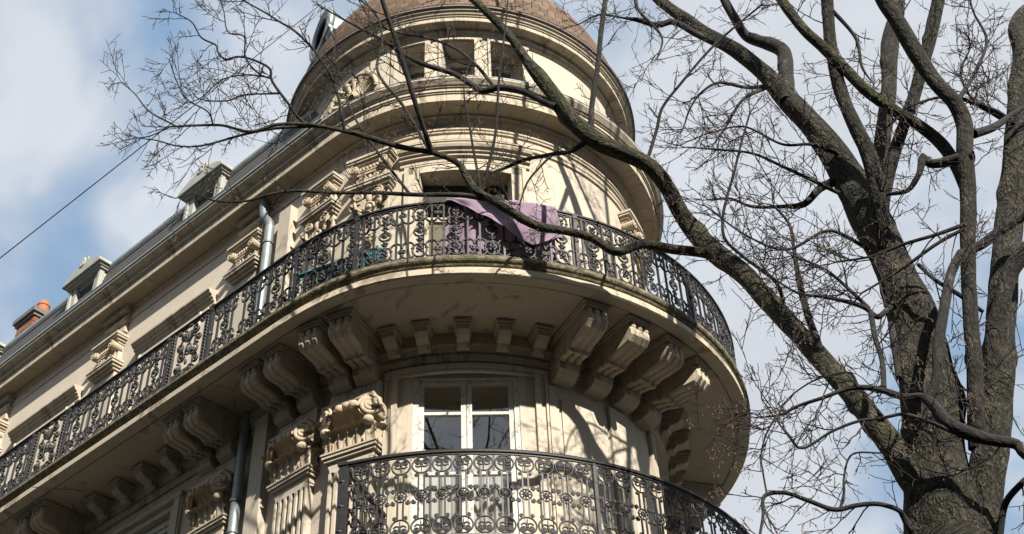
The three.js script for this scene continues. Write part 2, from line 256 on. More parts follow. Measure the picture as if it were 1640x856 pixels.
// casement window in local axes: glazing bars, panes, curtains
function casement(s, n, w, y0, y1, bars, o = {}) {
  const W = grp('window', B), f = [], sash = [], mat = o.mat || M.white, fw = o.fw || 0.07, h = w / 2, d = 0.06;
  f.push(box(-h, -h + fw, y0, y1, -d, d), box(h - fw, h, y0, y1, -d, d), box(-h + fw, h - fw, y1 - fw * 1.3, y1, -d, d), box(-h + fw, h - fw, y0, y0 + fw, -d, d));
  mesh('frame', boxUV(place(merge(f), s, n, 0)), mat, W);
  const leaf = o.single ? [[-h + fw, h - fw]] : [[-h + fw + 0.002, -0.004], [0.004, h - fw - 0.002]], sw0 = o.sw || 0.075;
  for (const [a, b] of leaf) {
    const g = [box(a, a + sw0, y0 + fw, y1 - fw * 1.3, -0.03, 0.035), box(b - sw0, b, y0 + fw, y1 - fw * 1.3, -0.03, 0.035), box(a + sw0, b - sw0, y1 - fw * 1.3 - sw0, y1 - fw * 1.3 - 0.002, -0.03, 0.033), box(a + sw0, b - sw0, y0 + fw, y0 + fw + sw0, -0.03, 0.033)];
    const ys = [y0 + fw + sw0, ...bars, y1 - fw * 1.3 - sw0];
    for (const y of bars) g.push(box(a + sw0, b - sw0, y - 0.02, y + 0.02, -0.02, 0.03));
    mesh('sash', boxUV(place(merge(g), s, n, 0)), mat, W);
    for (let i = 0; i + 1 < ys.length; i++) mesh('pane', boxUV(place(new THREE.PlaneGeometry(b - a - 2 * sw0 + 0.01, ys[i + 1] - ys[i] - (i ? 0.0 : 0)).translate((a + b) / 2, (ys[i] + ys[i + 1]) / 2, 0.004), s, n, 0)), M.glass, W);
  }
  if (o.curtain) for (const sd of [-1, 1]) {
    const g = new THREE.PlaneGeometry(h - 0.06, o.curtain - y0, 44, 1), p = g.attributes.position;
    for (let i = 0; i < p.count; i++) { const x = p.getX(i); p.setZ(i, -0.16 + 0.035 * Math.sin(x * 47 + sd) + 0.015 * Math.sin(x * 103)); p.setX(i, x + sd * (h / 2 - 0.01)); p.setY(i, p.getY(i) + (o.curtain + y0) / 2 + (p.getY(i) > 0 ? 0.10 * Math.pow(Math.abs(p.getX(i)) / h, 2) : 0)); }
    g.computeVertexNormals(); mesh('curtain', boxUV(place(g, s, n, 0)), M.curtain, W);
  }
  room(W, s, n - 0.07, h, y0, y1); return W;
}
casement(K(3.4), R0 - 0.15, 1.30, 8.45, 11.465, [9.2, 10.02, 10.87], { curtain: 10.42, fw: 0.075, sw: 0.062 });
casement(K(83), R0 - 0.2, 1.28, 8.45, 11.37, [9.25, 10.06, 10.62], { curtain: 10.3 });
for (const u of UWIN.slice(0, 3)) casement(-u, R0 - 0.16, 1.28, 8.45, 11.19, [9.3, 10.2], { curtain: 10.6 });
for (const u of UWIN.slice(0, 3)) casement(-u, R0 - 0.2, 1.28, 12.27, 13.69, [13.0], { curtain: 13.5 });
casement(K(82), R0 - 0.3, 1.28, 12.27, 14.93, [13.1, 14.0], { curtain: 14.4 });

{ // upper tower window: roller box, louvred shutter leaves folded in the opening
  const W = grp('shuttered_window', B), s = st(K(4.05)), n = R0 - 0.3;
  mesh('frame', boxUV(place(merge([box(-0.66, -0.58, 12.27, 14.93, -0.05, 0.05), box(0.58, 0.66, 12.27, 14.93, -0.05, 0.05), box(-0.58, 0.58, 14.62, 14.93, -0.05, 0.02)]), s, n, 0)), M.dark, W);
  for (const x of [-0.30, 0.30]) mesh('shutter_frame', boxUV(place(merge([box(x - 0.27, x - 0.21, 12.28, 14.3, -0.02, 0.03), box(x + 0.21, x + 0.27, 12.28, 14.3, -0.02, 0.03), box(x - 0.21, x + 0.21, 14.22, 14.3, -0.02, 0.028), box(x - 0.21, x + 0.21, 12.28, 12.36, -0.02, 0.028)]), s, n, 0)), M.shutter, W);
  const slat = boxUV(tf(new THREE.BoxGeometry(0.42, 0.055, 0.012), 0, 0, 0, 0.7));
  for (const x of [-0.30, 0.30]) for (let y = 12.4; y < 14.2; y += 0.05) { const m = mesh('slat', slat, M.shutter, W); m.position.set(x, y, 0); m.updateMatrix(); at(m, s, n, 0); }
  room(W, s, n - 0.07, 0.62, 12.27, 14.93);
}

// sculpted courses that follow the whole front
const course = (name, prof, m = M.stone, k0 = KL, k1 = KR) => part(name, sw(prof, k0, k1), m);
course('frieze_moulding', [[2.75, 11.545], [2.785, 11.55], [2.785, 11.59], [2.80, 11.61], [2.80, 11.645], [2.75, 11.655]]);
course('frieze_moulding', [[2.75, 11.66], [2.80, 11.68], [2.83, 11.74], [2.86, 11.76], [2.86, 11.93], [2.75, 11.93]]);
SH = 0.2;
// balcony slab: soffit, lit fascia, mossy lip
course('balcony_slab', [[2.70, 11.93], [3.80, 11.93], [3.80, 11.945], [3.825, 11.945], [3.825, 11.915], [3.965, 11.915], [3.985, 11.93], [3.985, 12.015], [3.955, 12.03], [3.955, 12.06], [2.7, 12.06]], M.soffit);
course('slab_lip', [[2.8, 12.061], [3.975, 12.061], [3.99, 12.085], [4.015, 12.1], [4.03, 12.12], [4.03, 12.165], [4.015, 12.185], [3.0, 12.19], [2.75, 12.19]], M.moss);
SH = 0.07;
// entablature and main cornice
course('architrave', [[2.75, 15.50], [2.78, 15.51], [2.78, 15.56], [2.795, 15.575], [2.795, 15.60], [2.77, 15.61], [2.77, 15.70], [2.80, 15.71], [2.80, 15.735], [2.82, 15.75], [2.82, 15.78], [2.75, 15.79]]);
course('cornice', [[2.75, 15.90], [2.80, 15.93], [2.82, 15.99], [2.855, 16.01], [2.855, 16.05], [3.085, 16.05], [3.085, 16.03], [3.10, 16.02], [3.135, 16.02], [3.135, 16.15], [3.155, 16.16], [3.155, 16.18], [3.175, 16.185], [3.175, 16.235], [3.20, 16.245], [3.20, 16.262], [3.225, 16.27], [3.25, 16.30], [3.285, 16.34], [3.285, 16.37], [2.6, 16.37]]);
course('gutter', [[3.15, 16.371], [3.29, 16.371], [3.305, 16.385], [3.305, 16.445], [3.315, 16.455], [3.315, 16.47], [3.28, 16.475], [3.26, 16.41], [2.6, 16.46]], M.zinc, KL, 3);
course('lead_lip', [[3.15, 16.371], [3.275, 16.371], [3.285, 16.38], [3.285, 16.40], [3.26, 16.405], [2.6, 16.45]], M.zincdark, 3, KR);

SH = 0;
// window dressings on the tower
const dress = (name, prof, a0, a1, m = M.stone) => part(name, sw(prof, K(a0), K(a1)), m);
for (const [c, t] of [[4.05, 1], [82, 1]]) {
  dress('window_hood', [[2.75, 15.11], [2.785, 15.12], [2.785, 15.17], [2.80, 15.19], [2.83, 15.20], [2.83, 15.235], [2.865, 15.25], [2.865, 15.27], [2.91, 15.30], [2.93, 15.34], [2.93, 15.37], [2.945, 15.375], [2.945, 15.395], [2.75, 15.43]], c - 19.3, c + 19.3);
  for (const sg of [-1, 1]) { dress('window_surround', [[2.75, 12.2], [2.79, 12.2], [2.79, 15.06], [2.75, 15.06]], Math.min(c + sg * 13.4, c + sg * 16.6), Math.max(c + sg * 13.4, c + sg * 16.6), M.stucco); }
  dress('window_surround', [[2.75, 14.94], [2.79, 14.94], [2.79, 15.06], [2.80, 15.065], [2.80, 15.085], [2.75, 15.09]], c - 16.6, c + 16.6, M.stucco);
  for (const sg of [-1, 1]) { dress('window_moulding', [[2.75, 12.2], [2.815, 12.2], [2.815, 15.075], [2.75, 15.075]], Math.min(c + sg * 16.6, c + sg * 17.8), Math.max(c + sg * 16.6, c + sg * 17.8)); }
}
for (const c of [3.4, 83]) {     // lower bays: a moulded frame around a flat field
  for (const sg of [-1, 1]) for (const [a, b, n] of [[17.5, 19.0, 2.80], [19.0, 20.2, 2.775], [20.2, 20.8, 2.81]]) dress('window_moulding', [[2.75, 8.4], [n, 8.4], [n, 11.475], [2.75, 11.475]], Math.min(c + sg * a, c + sg * b), Math.max(c + sg * a, c + sg * b), M.stucco);
  for (const [a, b, n] of [[11.375, 11.41, 2.795], [11.42, 11.485, 2.81]]) dress('window_moulding', [[2.75, a + 0.11], [n, a + 0.11], [n, b + 0.11], [2.75, b + 0.11]].map(p => [p[0], p[1] - 0.1]), c - 20.8, c + 20.8, M.stucco);
}
// flat pilaster strips and sunk panels right of the window (lower storey)
for (const [a, b, n] of [[24.6, 27.2, 2.79], [43.4, 49.2, 2.80], [62.0, 63.0, 2.79]]) dress('pilaster_strip', [[2.75, 8.3], [n, 8.3], [n, 11.3], [2.75, 11.34]], a, b, M.stucco);
for (const [a, b] of [[28.2, 42.4], [50.2, 61.0]]) { dress('wall_panel', [[2.75, 8.6], [2.772, 8.61], [2.772, 11.15], [2.75, 11.16]], a, b, M.stucco); }

// ------------------------------------------------------------------ brackets, modillions
const brProf = [[0, -0.56], [0.14, -0.56], [0.21, -0.53], [0.26, -0.48], [0.275, -0.42], [0.265, -0.375], [0.285, -0.36], [0.34, -0.335], [0.44, -0.345], [0.50, -0.365], [0.505, -0.335], [0.62, -0.31], [0.78, -0.30], [0.90, -0.285], [0.96, -0.245], [0.965, -0.18], [0.945, -0.12], [0.945, -0.06], [0, -0.06]];
const brRib = [[0.27, -0.37], [0.34, -0.36], [0.44, -0.375], [0.52, -0.40], [0.53, -0.36], [0.64, -0.335], [0.80, -0.33], [0.93, -0.315], [0.995, -0.26], [0.998, -0.19], [0.965, -0.11], [0.85, -0.2], [0.46, -0.3], [0.3, -0.3]];
const zside = g => g.rotateY(-Math.PI / 2);          // profile x -> outward z
const bracketBody = boxUV(merge([zside(extr(brProf, 0.29, 0.008)), zside(extr(brRib.slice(3, 12), 0.305, 0.012))]));
const bracketRib = boxUV(merge([-0.101, 0, 0.101].map(x => tf(zside(extr(brRib, 0.086, 0.02)), x, -0.008, 0.008))));
const bracketCap = boxUV(merge([box(-0.19, 0.19, -0.03, 0, 0, 1.04), box(-0.17, 0.17, -0.062, -0.03, 0, 1.01), box(-0.152, 0.152, -0.395, -0.375, 0, 0.285)]));
const bracketNose = boxUV(merge([-0.101, 0, 0.101].map(x => ell(x, -0.125, 0.99, 0.045, 0.05, 0.04, 8))));
function bracket(s) {
  const G = grp('bracket', B); G.scale.z = s < 0 ? 0.77 : s < 30 ? 0.86 : 1; G.updateMatrix(); at(G, s, R0, 11.915);
  mesh('cap', bracketCap, M.stone, G); mesh('scroll_body', bracketBody, M.stone, G); mesh('rib', bracketRib, M.stone, G); mesh('nose', bracketNose, M.stone, G);
}
for (const az of [28.4, 38.2, 48, 57.6, -21.6, -28.6]) bracket(K(az));
for (const k of [0, -0.44, ...UPIL.flatMap(u => [-u + 0.21, -u - 0.21])]) bracket(k === 0 ? -0.001 : k);
for (const az of [107, 116.6, 126, 136]) if (az < 124) bracket(K(az));
const modBlock = boxUV(merge([box(-0.115, 0.115, -0.035, 0, 0, 0.31), box(-0.10, 0.10, -0.07, -0.035, 0, 0.29), zside(extr([[0, -0.26], [0.05, -0.26], [0.09, -0.2], [0.2, -0.175], [0.26, -0.13], [0.265, -0.07], [0, -0.07]], 0.165, 0.008))]));
for (const k of [K(-14.5), K(-6.8), K(2.8), K(12.4), K(21.4), K(63.4), K(72.8), K(82.2), K(91.8), K(101), ...UWIN.flatMap(u => [-0.83, -0.28, 0.28, 0.83].map(d => -u + d))]) { const m = part('modillion', modBlock, M.stone); at(m, k, 2.86, 11.915); }
{ // a crack across the soffit
  const r = rng(5), top = [], bot = []; for (let i = 0; i <= 16; i++) { const t = i / 16, w = 0.012 * (1 - t) + 0.004; top.push([t, 0.02 * (r() - 0.5)]); bot.push(w); }
  const g = []; for (let i = 0; i < 16; i++) { const a = top[i], b = top[i + 1]; const P = (q, o) => { const k = -(4.78 - 0.62 * q[0] * 0.9 + q[1]), n = 3.84 - 0.72 * q[0] + o; return P3(st(k), n, 11.927); }; const gb = new GB(), nn = [0, -1, 0]; gb.quad(P(a, -bot[i]), P(a, bot[i]), P(b, bot[i + 1]), P(b, -bot[i + 1]), nn, nn, nn, nn, [0, 0], [1, 0], [1, 1], [0, 1]); g.push(gb.geo()); }
  part('soffit_crack', merge(g), M.dark);
}

// ------------------------------------------------------------------ carved capitals and pilasters
function leafGeo(h, w, curl) {
  const g = new THREE.PlaneGeometry(1, 1, 8, 10), p = g.attributes.position;
  for (let i = 0; i < p.count; i++) {
    const s = p.getX(i) * 2, t = p.getY(i) + 0.5, lobe = 1 + 0.2 * Math.sin(t * 19) * Math.abs(s);
    const wid = w * 0.5 * (0.55 + 0.5 * Math.sin(Math.PI * Math.min(1, t * 0.8 + 0.15))) * lobe * (t > 0.9 ? 1 - (t - 0.9) * 4.5 : 1), q = Math.max(0, t - 0.55) / 0.45;
    p.setXYZ(i, s * wid, h * t - curl * 0.75 * q * q * q, 0.015 + 0.05 * t + curl * q * q - 0.03 * s * s + 0.018 * Math.cos(s * 7));
  }
  g.computeVertexNormals(); return g;
}
const voluteGeo = (r, dir, th = 0.02) => merge([tube(spiralPts(0, 0, r, r * 0.2, Math.PI / 2, dir * 2.1, 30), th, 44, 6), tube(spiralPts(0, 0, r * 0.62, r * 0.2, Math.PI / 2 + 2, dir * 1.0, 14, -0.01), th * 1.2, 20, 5), ell(0, 0, 0, r * 0.24, r * 0.24, 0.035), new THREE.CylinderGeometry(r * 1.0, r * 1.0, 0.03, 18).rotateX(Math.PI / 2).translate(0, 0, -0.025)]);
const W0 = 0.6;
function lowerPilaster(s, wid = W0) {   // fluted shaft below a composite capital
  const h = wid / 2, G = grp('pilaster', B); at(G, s, R0, 0);
  mesh('shaft', boxUV(merge([box(-h, h, 8.3, 10.36, 0, 0.075), box(-h - 0.012, h + 0.012, 10.27, 10.345, 0, 0.112)])), M.stucco, G);
  const nf = 6, pitch = wid / nf, strip = []; for (let i = 0; i <= nf; i++) { const x = -h + i * pitch, a = i === 0 ? x : x - 0.018, b = i === nf ? x : x + 0.018; if (i === 0) strip.push(box(x, x + 0.03, 8.3, 10.2, 0.074, 0.112)); else if (i === nf) strip.push(box(x - 0.03, x, 8.3, 10.2, 0.074, 0.112)); else strip.push(box(a, b, 8.3, 10.2, 0.074, 0.112)); }
  const sh = new THREE.Shape(); sh.moveTo(-h, 10.27); for (let i = 0; i < nf; i++) { const x0 = -h + i * pitch + 0.02, x1 = x0 + pitch - 0.04; sh.lineTo(x0, 10.27 - 0.09); sh.absarc((x0 + x1) / 2, 10.18, (x1 - x0) / 2, Math.PI, 0, true); } sh.lineTo(h, 10.18); sh.lineTo(h, 10.27); sh.closePath();
  strip.push(new THREE.ExtrudeGeometry(sh, { depth: 0.037, bevelEnabled: false, curveSegments: 6 }).translate(0, 0, 0.074));
  mesh('fluting', boxUV(merge(strip)), M.stucco, G);
  mesh('astragal', boxUV(merge([box(-h - 0.05, h + 0.05, 10.345, 10.385, 0, 0.15), box(-h - 0.075, h + 0.075, 10.385, 10.425, 0, 0.175), box(-h - 0.09, h + 0.09, 10.425, 10.45, 0, 0.19)])), M.stone, G);
  const bell = new THREE.BoxGeometry(wid, 0.58, 0.14, 1, 4, 1).translate(0, 10.74, 0.07), bp = bell.attributes.position;
  for (let i = 0; i < bp.count; i++) { const t = (bp.getY(i) - 10.45) / 0.58; bp.setX(i, bp.getX(i) * (0.92 + 0.2 * t * t)); if (bp.getZ(i) > 0.05) bp.setZ(i, 0.10 + 0.06 * t * t); }
  bell.computeVertexNormals(); mesh('bell', boxUV(bell), M.carved, G);
  const l1 = boxUV(leafGeo(0.30, 0.21, 0.095)), l2 = boxUV(leafGeo(0.54, 0.25, 0.17)), l3 = boxUV(leafGeo(0.24, 0.14, 0.06));
  const put = (g, x, y, z, ry = 0, m = 'leaf', rz = 0) => { const o = mesh(m, g, M.carved, G); o.position.set(x, y, z); o.rotation.set(0, ry, rz); return o; };
  for (const x of [-0.25, -0.125, 0, 0.125, 0.25]) put(l1, x * wid / 0.6, 10.45, 0.15);
  for (const x of [-0.19, -0.063, 0.063, 0.19]) put(l2, x * wid / 0.6, 10.45, 0.135);
  for (const x of [-0.12, 0, 0.12]) put(l3, x * wid / 0.6, 10.80, 0.16);
  for (const sg of [-1, 1]) { put(l1, sg * (h + 0.005), 10.45, 0.06, sg * Math.PI / 2); put(l2, sg * (h - 0.01), 10.45, 0.11, sg * 0.8); put(l3, sg * 0.09, 10.85, 0.15, sg * 0.3, 'leaf', sg * -0.35); put(l3, sg * 0.2, 10.83, 0.15, sg * 0.6, 'leaf', sg * -0.5); }
  const vL = boxUV(voluteGeo(0.15, 1, 0.027)), vR = boxUV(voluteGeo(0.15, -1, 0.027));
  for (const sg of [-1, 1]) { put(sg < 0 ? vL : vR, sg * (h + 0.02), 10.90, 0.25, sg * 0.62, 'volute'); put(sg < 0 ? vR : vL, sg * (h + 0.085), 10.90, 0.10, sg * 1.45, 'volute'); put(boxUV(ell(0, 0, 0, 0.07, 0.062, 0.07, 10)), sg * (h + 0.0), 10.70, 0.23, 0, 'fruit'); put(boxUV(ell(0, 0, 0, 0.065, 0.06, 0.06, 10)), sg * 0.1, 10.97, 0.26, 0, 'fruit'); }
  put(boxUV(merge([ell(0, 10.99, 0.27, 0.06, 0.05, 0.04, 8), ell(-0.05, 11.02, 0.26, 0.04, 0.03, 0.03), ell(0.05, 11.02, 0.26, 0.04, 0.03, 0.03), tube([[-0.2, 10.98, 0.24], [-0.1, 11.0, 0.25], [0, 10.94, 0.26], [0.1, 11.0, 0.25], [0.2, 10.98, 0.24]], 0.018, 20, 5)])), 0, 0, 0, 0, 'flower');
  mesh('abacus', boxUV(merge([box(-h - 0.04, h + 0.04, 11.03, 11.055, 0, 0.22), box(-h - 0.07, h + 0.07, 11.055, 11.09, 0, 0.25), box(-h - 0.06, h + 0.06, 11.09, 11.36, 0, 0.09)])), M.stone, G);
}
function scrollHead(parent, s, wid, n0, yTop, drop) {    // upper pilaster head: mouldings, ionic rolls, relief panel, ledge, garland
  const h = wid / 2, G = grp('pilaster', parent); at(G, s, R0, 0); const y = yTop;
  mesh('shaft', boxUV(box(-h, h, 12.2, y - 0.02, 0, n0)), M.stucco, G);
  mesh('capital_moulding', boxUV(merge([box(-h - 0.02, h + 0.02, y - 0.16, y - 0.12, 0, n0 + 0.05), box(-h - 0.05, h + 0.05, y - 0.12, y - 0.08, 0, n0 + 0.09), box(-h - 0.085, h + 0.085, y - 0.08, y - 0.045, 0, n0 + 0.125), box(-h - 0.1, h + 0.1, y - 0.045, y, 0, n0 + 0.145)])), M.stone, G);
  mesh('relief_panel', boxUV(merge([box(-h + 0.03, h - 0.03, y - 0.52, y - 0.16, 0, n0 + 0.045), box(-h + 0.06, h - 0.06, y - 0.50, y - 0.47, 0, n0 + 0.075), box(-h + 0.06, h - 0.06, y - 0.33, y - 0.30, 0, n0 + 0.08)])), M.stone, G);
  const vL = boxUV(voluteGeo(0.075, 1, 0.014)), vR = boxUV(voluteGeo(0.075, -1, 0.014)), roll = boxUV(new THREE.CylinderGeometry(0.078, 0.07, n0 + 0.1, 14).rotateX(Math.PI / 2).translate(0, 0, -(n0 + 0.1) / 2));
  for (const sg of [-1, 1]) { const v = mesh('volute', sg < 0 ? vL : vR, M.carved, G); v.position.set(sg * (h - 0.03), y - 0.235, n0 + 0.145); const c = mesh('volute_roll', roll, M.carved, G); c.position.set(sg * (h - 0.03), y - 0.235, n0 + 0.13); }
  const eggs = []; for (let i = 0; i < 7; i++) { const x = lerp(-h + 0.1, h - 0.1, i / 6); eggs.push(ell(x, y - 0.21, n0 + 0.07, 0.024, 0.04, 0.03, 7)); if (i < 6) eggs.push(box(x + 0.03, x + 0.038, y - 0.25, y - 0.17, n0 + 0.03, n0 + 0.085)); }
  mesh('egg_band', boxUV(merge([...eggs, box(-h + 0.06, h - 0.06, y - 0.285, y - 0.265, n0, n0 + 0.09)])), M.carved, G);
  const rel = []; for (const sg of [-1, 1]) { rel.push(tube(spiralPts(sg * 0.11, y - 0.40, 0.062, 0.015, sg > 0 ? 0 : Math.PI, sg * 1.4, 16, n0 + 0.07), 0.014, 24, 5), ell(sg * 0.11, y - 0.40, n0 + 0.06, 0.022, 0.022, 0.03), tube([[sg * 0.045, y - 0.42, n0 + 0.06], [sg * 0.09, y - 0.455, n0 + 0.075], [sg * 0.17, y - 0.44, n0 + 0.06]], 0.012, 10, 5)); }
  rel.push(ell(0, y - 0.41, n0 + 0.06, 0.035, 0.05, 0.035)); mesh('relief', boxUV(merge(rel)), M.carved, G);
  mesh('ledge', boxUV(merge([box(-h - 0.03, h + 0.03, y - 0.70, y - 0.655, 0, n0 + 0.05), box(-h - 0.06, h + 0.06, y - 0.655, y - 0.61, 0, n0 + 0.09), box(-h - 0.09, h + 0.09, y - 0.61, y - 0.565, 0, n0 + 0.13), box(-h - 0.105, h + 0.105, y - 0.565, y - 0.53, 0, n0 + 0.145)])), M.stone, G);
  if (!drop) return;
  const r = rng(Math.round(1e3 * Math.abs(s)) + 7), gar = [], c = y - 0.72;      // scroll bracket and fruit garland under the ledge
  for (const sg of [-1, 1]) gar.push(tube(spiralPts(sg * 0.15, c - 0.06, 0.09, 0.025, Math.PI / 2, -sg * 1.5, 18, n0 + 0.09), 0.022, 28, 6), ell(sg * 0.15, c - 0.06, n0 + 0.08, 0.03, 0.03, 0.04), tube([[sg * 0.22, c - 0.05, n0 + 0.06], [sg * 0.2, c - 0.25, n0 + 0.09], [sg * 0.11, c - 0.42, n0 + 0.07], [sg * 0.05, c - 0.55, n0 + 0.06]], 0.026, 16, 6));
  gar.push(ell(0, c - 0.12, n0 + 0.06, 0.05, 0.09, 0.05, 10), tf(new THREE.TorusGeometry(0.085, 0.022, 6, 16), 0, c - 0.3, n0 + 0.07), ell(0, c - 0.3, n0 + 0.05, 0.06, 0.075, 0.05, 10)); for (const [x, y2, rz] of [[-0.1, -0.5, 0.5], [0.1, -0.5, -0.5], [0, -0.62, 0], [-0.13, -0.3, 0.9], [0.13, -0.3, -0.9]]) gar.push(tf(leafGeo(0.24, 0.13, 0.07), x, c + y2, n0 + 0.02, 0, 0, rz));
  for (let i = 0; i < 46; i++) { const t = i / 46, yy = c - 0.2 - 1.25 * t, w = 0.17 * (1 - 0.55 * t) * (0.75 + 0.35 * Math.sin(t * 16)), x = (r() * 2 - 1) * w, q = 0.018 + 0.022 * r(); gar.push(r() < 0.6 ? ell(x, yy, n0 + 0.03 + 0.05 * r(), q, q * (0.8 + 0.5 * r()), q, 7) : tf(new THREE.TorusGeometry(q * 1.25, q * 0.42, 5, 10), x, yy, n0 + 0.06, r() - 0.5, r() - 0.5)); }
  mesh('garland', boxUV(merge(gar)), M.carved, G);
}
lowerPilaster(K(-25.2)); lowerPilaster(-0.22, 0.58); for (const u of UPIL) lowerPilaster(-u, 0.58);
scrollHead(B, K(-23.8), 0.54, 0.06, 15.45, true); scrollHead(B, -0.14, 0.5, 0.06, 15.45, true);
for (const u of UPIL) scrollHead(B, -u, 0.52, 0.08, 15.40, false);
scrollHead(B, K(66.5), 0.34, 0.05, 15.36, false);
// the pier beside the pilasters, both storeys
for (const [y0, y1] of [[8.3, 11.7], [12.2, 15.5]]) part('pier', boxUV(place(box(-0.13, 0.13, y0, y1, -0.02, 0.13), -0.93, R0, 0)), M.stucco);
// entablature steps forward over each front pilaster
for (const u of UPIL) part('entablature_block', boxUV(place(merge([box(-0.28, 0.28, 15.49, 15.9, -0.02, 0.055), box(-0.30, 0.30, 15.50, 15.60, -0.02, 0.085), box(-0.30, 0.30, 15.70, 15.79, -0.02, 0.105), box(-0.31, 0.31, 15.9, 16.045, -0.02, 0.14)]), -u, R0, 0)), M.stone);
// straight hoods over the front windows
for (const u of UWIN) {
  part('window_hood', sw([[2.75, 14.66], [2.79, 14.67], [2.79, 14.72], [2.815, 14.735], [2.815, 14.77], [2.85, 14.785], [2.85, 14.82], [2.89, 14.84], [2.91, 14.88], [2.925, 14.885], [2.925, 14.92], [2.75, 14.95]], -u - 0.98, -u + 0.98), M.stone);
  for (const sg of [-1, 1]) part('window_surround', boxUV(place(merge([box(-0.1, 0.1, 12.2, 14.66, 0, 0.05), box(-0.1, -0.06, 12.2, 14.66, 0.05, 0.07)]), -u + sg * 0.76, R0, 0)), M.litstucco);
  part('window_surround', boxUV(place(merge([box(-0.66, 0.66, 13.7, 14.66, 0, 0.05)]), -u, R0, 0)), M.litstucco);
  for (const sg of [-1, 1]) part('window_moulding', boxUV(place(merge([box(-0.06, 0.06, 8.3, 11.36, 0, 0.06), box(-0.09, -0.06, 8.3, 11.36, 0, 0.035), box(0.06, 0.09, 8.3, 11.36, 0, 0.035)]), -u + sg * 0.85, R0, 0)), M.stucco);
  part('window_moulding', boxUV(place(box(-0.94, 0.94, 11.30, 11.38, 0, 0.07), -u, R0, 0)), M.stucco);
}

// ------------------------------------------------------------------ drainpipe
{
  const G = grp('drainpipe', B), k = -1.28, n = R0 + 0.12, P = (y, dn = 0, dk = 0) => V3(...P3(st(k + dk), n + dn, y));
  const cyl = (y0, y1, r) => new THREE.CylinderGeometry(r, r, y1 - y0, 18).translate(0, (y0 + y1) / 2, 0);
  mesh('pipe', boxUV(place(merge([cyl(12.19, 15.36, 0.072), cyl(8.2, 11.91, 0.065)]), k, n, 0)), M.zinc, G);
  mesh('collar', boxUV(place(merge([cyl(15.0, 15.04, 0.088), cyl(13.4, 13.44, 0.088), cyl(10.55, 10.60, 0.08), cyl(10.1, 10.12, 0.078)]), k, n, 0)), M.zincdark, G);
  mesh('swan_neck', boxUV(new THREE.TubeGeometry(new THREE.CatmullRomCurve3([P(15.30), P(15.40, 0.005), P(15.50, 0.01, -0.04), P(15.62, 0.02, -0.13), P(15.80, 0.03, -0.17), P(16.04, 0.04, -0.18)]), 20, 0.068, 12)), M.zincdark, G);
}

// ------------------------------------------------------------------ attic drum, upper cornice, dome
const ring = (prof, a0 = -180, a1 = 180, cap = false, step = 2.5) => { const s = []; for (let a = a0; a <= a1 + 1e-6; a += step) s.push(circ(a)); if (a1 - (a0 + step * (s.length - 1)) > 1e-6) s.push(circ(a1)); return sweep(prof, s, cap).geo(); };
const RA = 2.65, AW = [-13.4, 3.1, 19.5];
{ // attic wall with three deep openings
  const gb = new GB(), br = [-180, ...AW.flatMap(a => [a - 6.4, a + 6.4]), 180], prof = (y0, y1, a0, a1) => { const s = []; const n = Math.max(1, Math.ceil((a1 - a0) / 2.5)); for (let i = 0; i <= n; i++) s.push(circ(lerp(a0, a1, i / n))); sweep([[RA, y0], [RA, y1]], s, false, gb); return s; };
  for (let i = 0; i + 1 < br.length; i++) { if (i % 2 === 0) prof(16.4, 18.2, br[i], br[i + 1]); else { prof(16.4, 16.75, br[i], br[i + 1]); prof(18.0, 18.2, br[i], br[i + 1]); } }
  for (const a of AW) { const e = 6.4, i2 = 5.2, dp = 0.42, s = [circ(a - e), circ(a + e)], q = [circ(a - i2), circ(a + i2)], A = [P3(s[0], RA, 16.75), P3(s[1], RA, 16.75), P3(s[1], RA, 18.0), P3(s[0], RA, 18.0)], C = [P3(q[0], RA - dp, 16.75), P3(q[1], RA - dp, 16.75), P3(q[1], RA - dp, 18.03), P3(q[0], RA - dp, 18.03)]; for (let m = 0; m < 4; m++) { const n2 = (m + 1) % 4, nn = V3(...A[n2]).sub(V3(...A[m])).cross(V3(...C[m]).sub(V3(...A[m]))).normalize().toArray(); gb.quad(A[m], A[n2], C[n2], C[m], nn, nn, nn, nn, [0, 0], [1, 0], [1, 0.4], [0, 0.4]); } }
  part('attic_wall', gb.geo(), M.stucco);
  for (const a of AW) {
    const fr = []; for (const [x0, x1, y0, y1] of [[-6.4, -5.5, 16.6, 18.0], [5.5, 6.4, 16.6, 18.0]]) fr.push(ring([[RA, y0], [RA + 0.035, y0], [RA + 0.035, y1], [RA, y1]], a + x0 - 0.9, a + x1 - (x0 < 0 ? 0.9 : -0.9) - (x0 > 0 ? 0.9 : 0) , true, 0.9)); fr.push(ring([[RA, 18.0], [RA + 0.035, 18.0], [RA + 0.035, 18.06], [RA, 18.07]], a - 7.3, a + 7.3, true));
    part('window_surround', merge(fr), M.stone);
    const W = grp('attic_window', B), s = circ(a), n = RA - 0.41, fr2 = [box(-0.26, -0.17, 16.6, 18.0, -0.03, 0.03), box(0.17, 0.26, 16.6, 18.0, -0.03, 0.03), box(-0.17, 0.17, 17.87, 18.0, -0.03, 0.03)];
    mesh('frame', boxUV(place(merge(fr2), s, n, 0)), M.cleanwhite, W); mesh('pane', boxUV(place(new THREE.PlaneGeometry(0.36, 1.28).translate(0, 17.24, 0), s, n, 0)), M.glass, W); room(W, s, n - 0.04, 0.24, 16.6, 18.0);
  }
  for (const [a0, a1] of [[28.3, 66], [70, 100], [-29, -21.6]]) part('wall_panel', ring([[RA, 16.6], [RA + 0.025, 16.6], [RA + 0.025, 17.98], [RA, 18.0]], a0, a1, true), M.stucco);
  part('sill_course', ring([[RA, 16.9], [RA + 0.06, 16.9], [RA + 0.06, 16.98], [RA, 16.99]], -30, 110, true), M.stone);
}
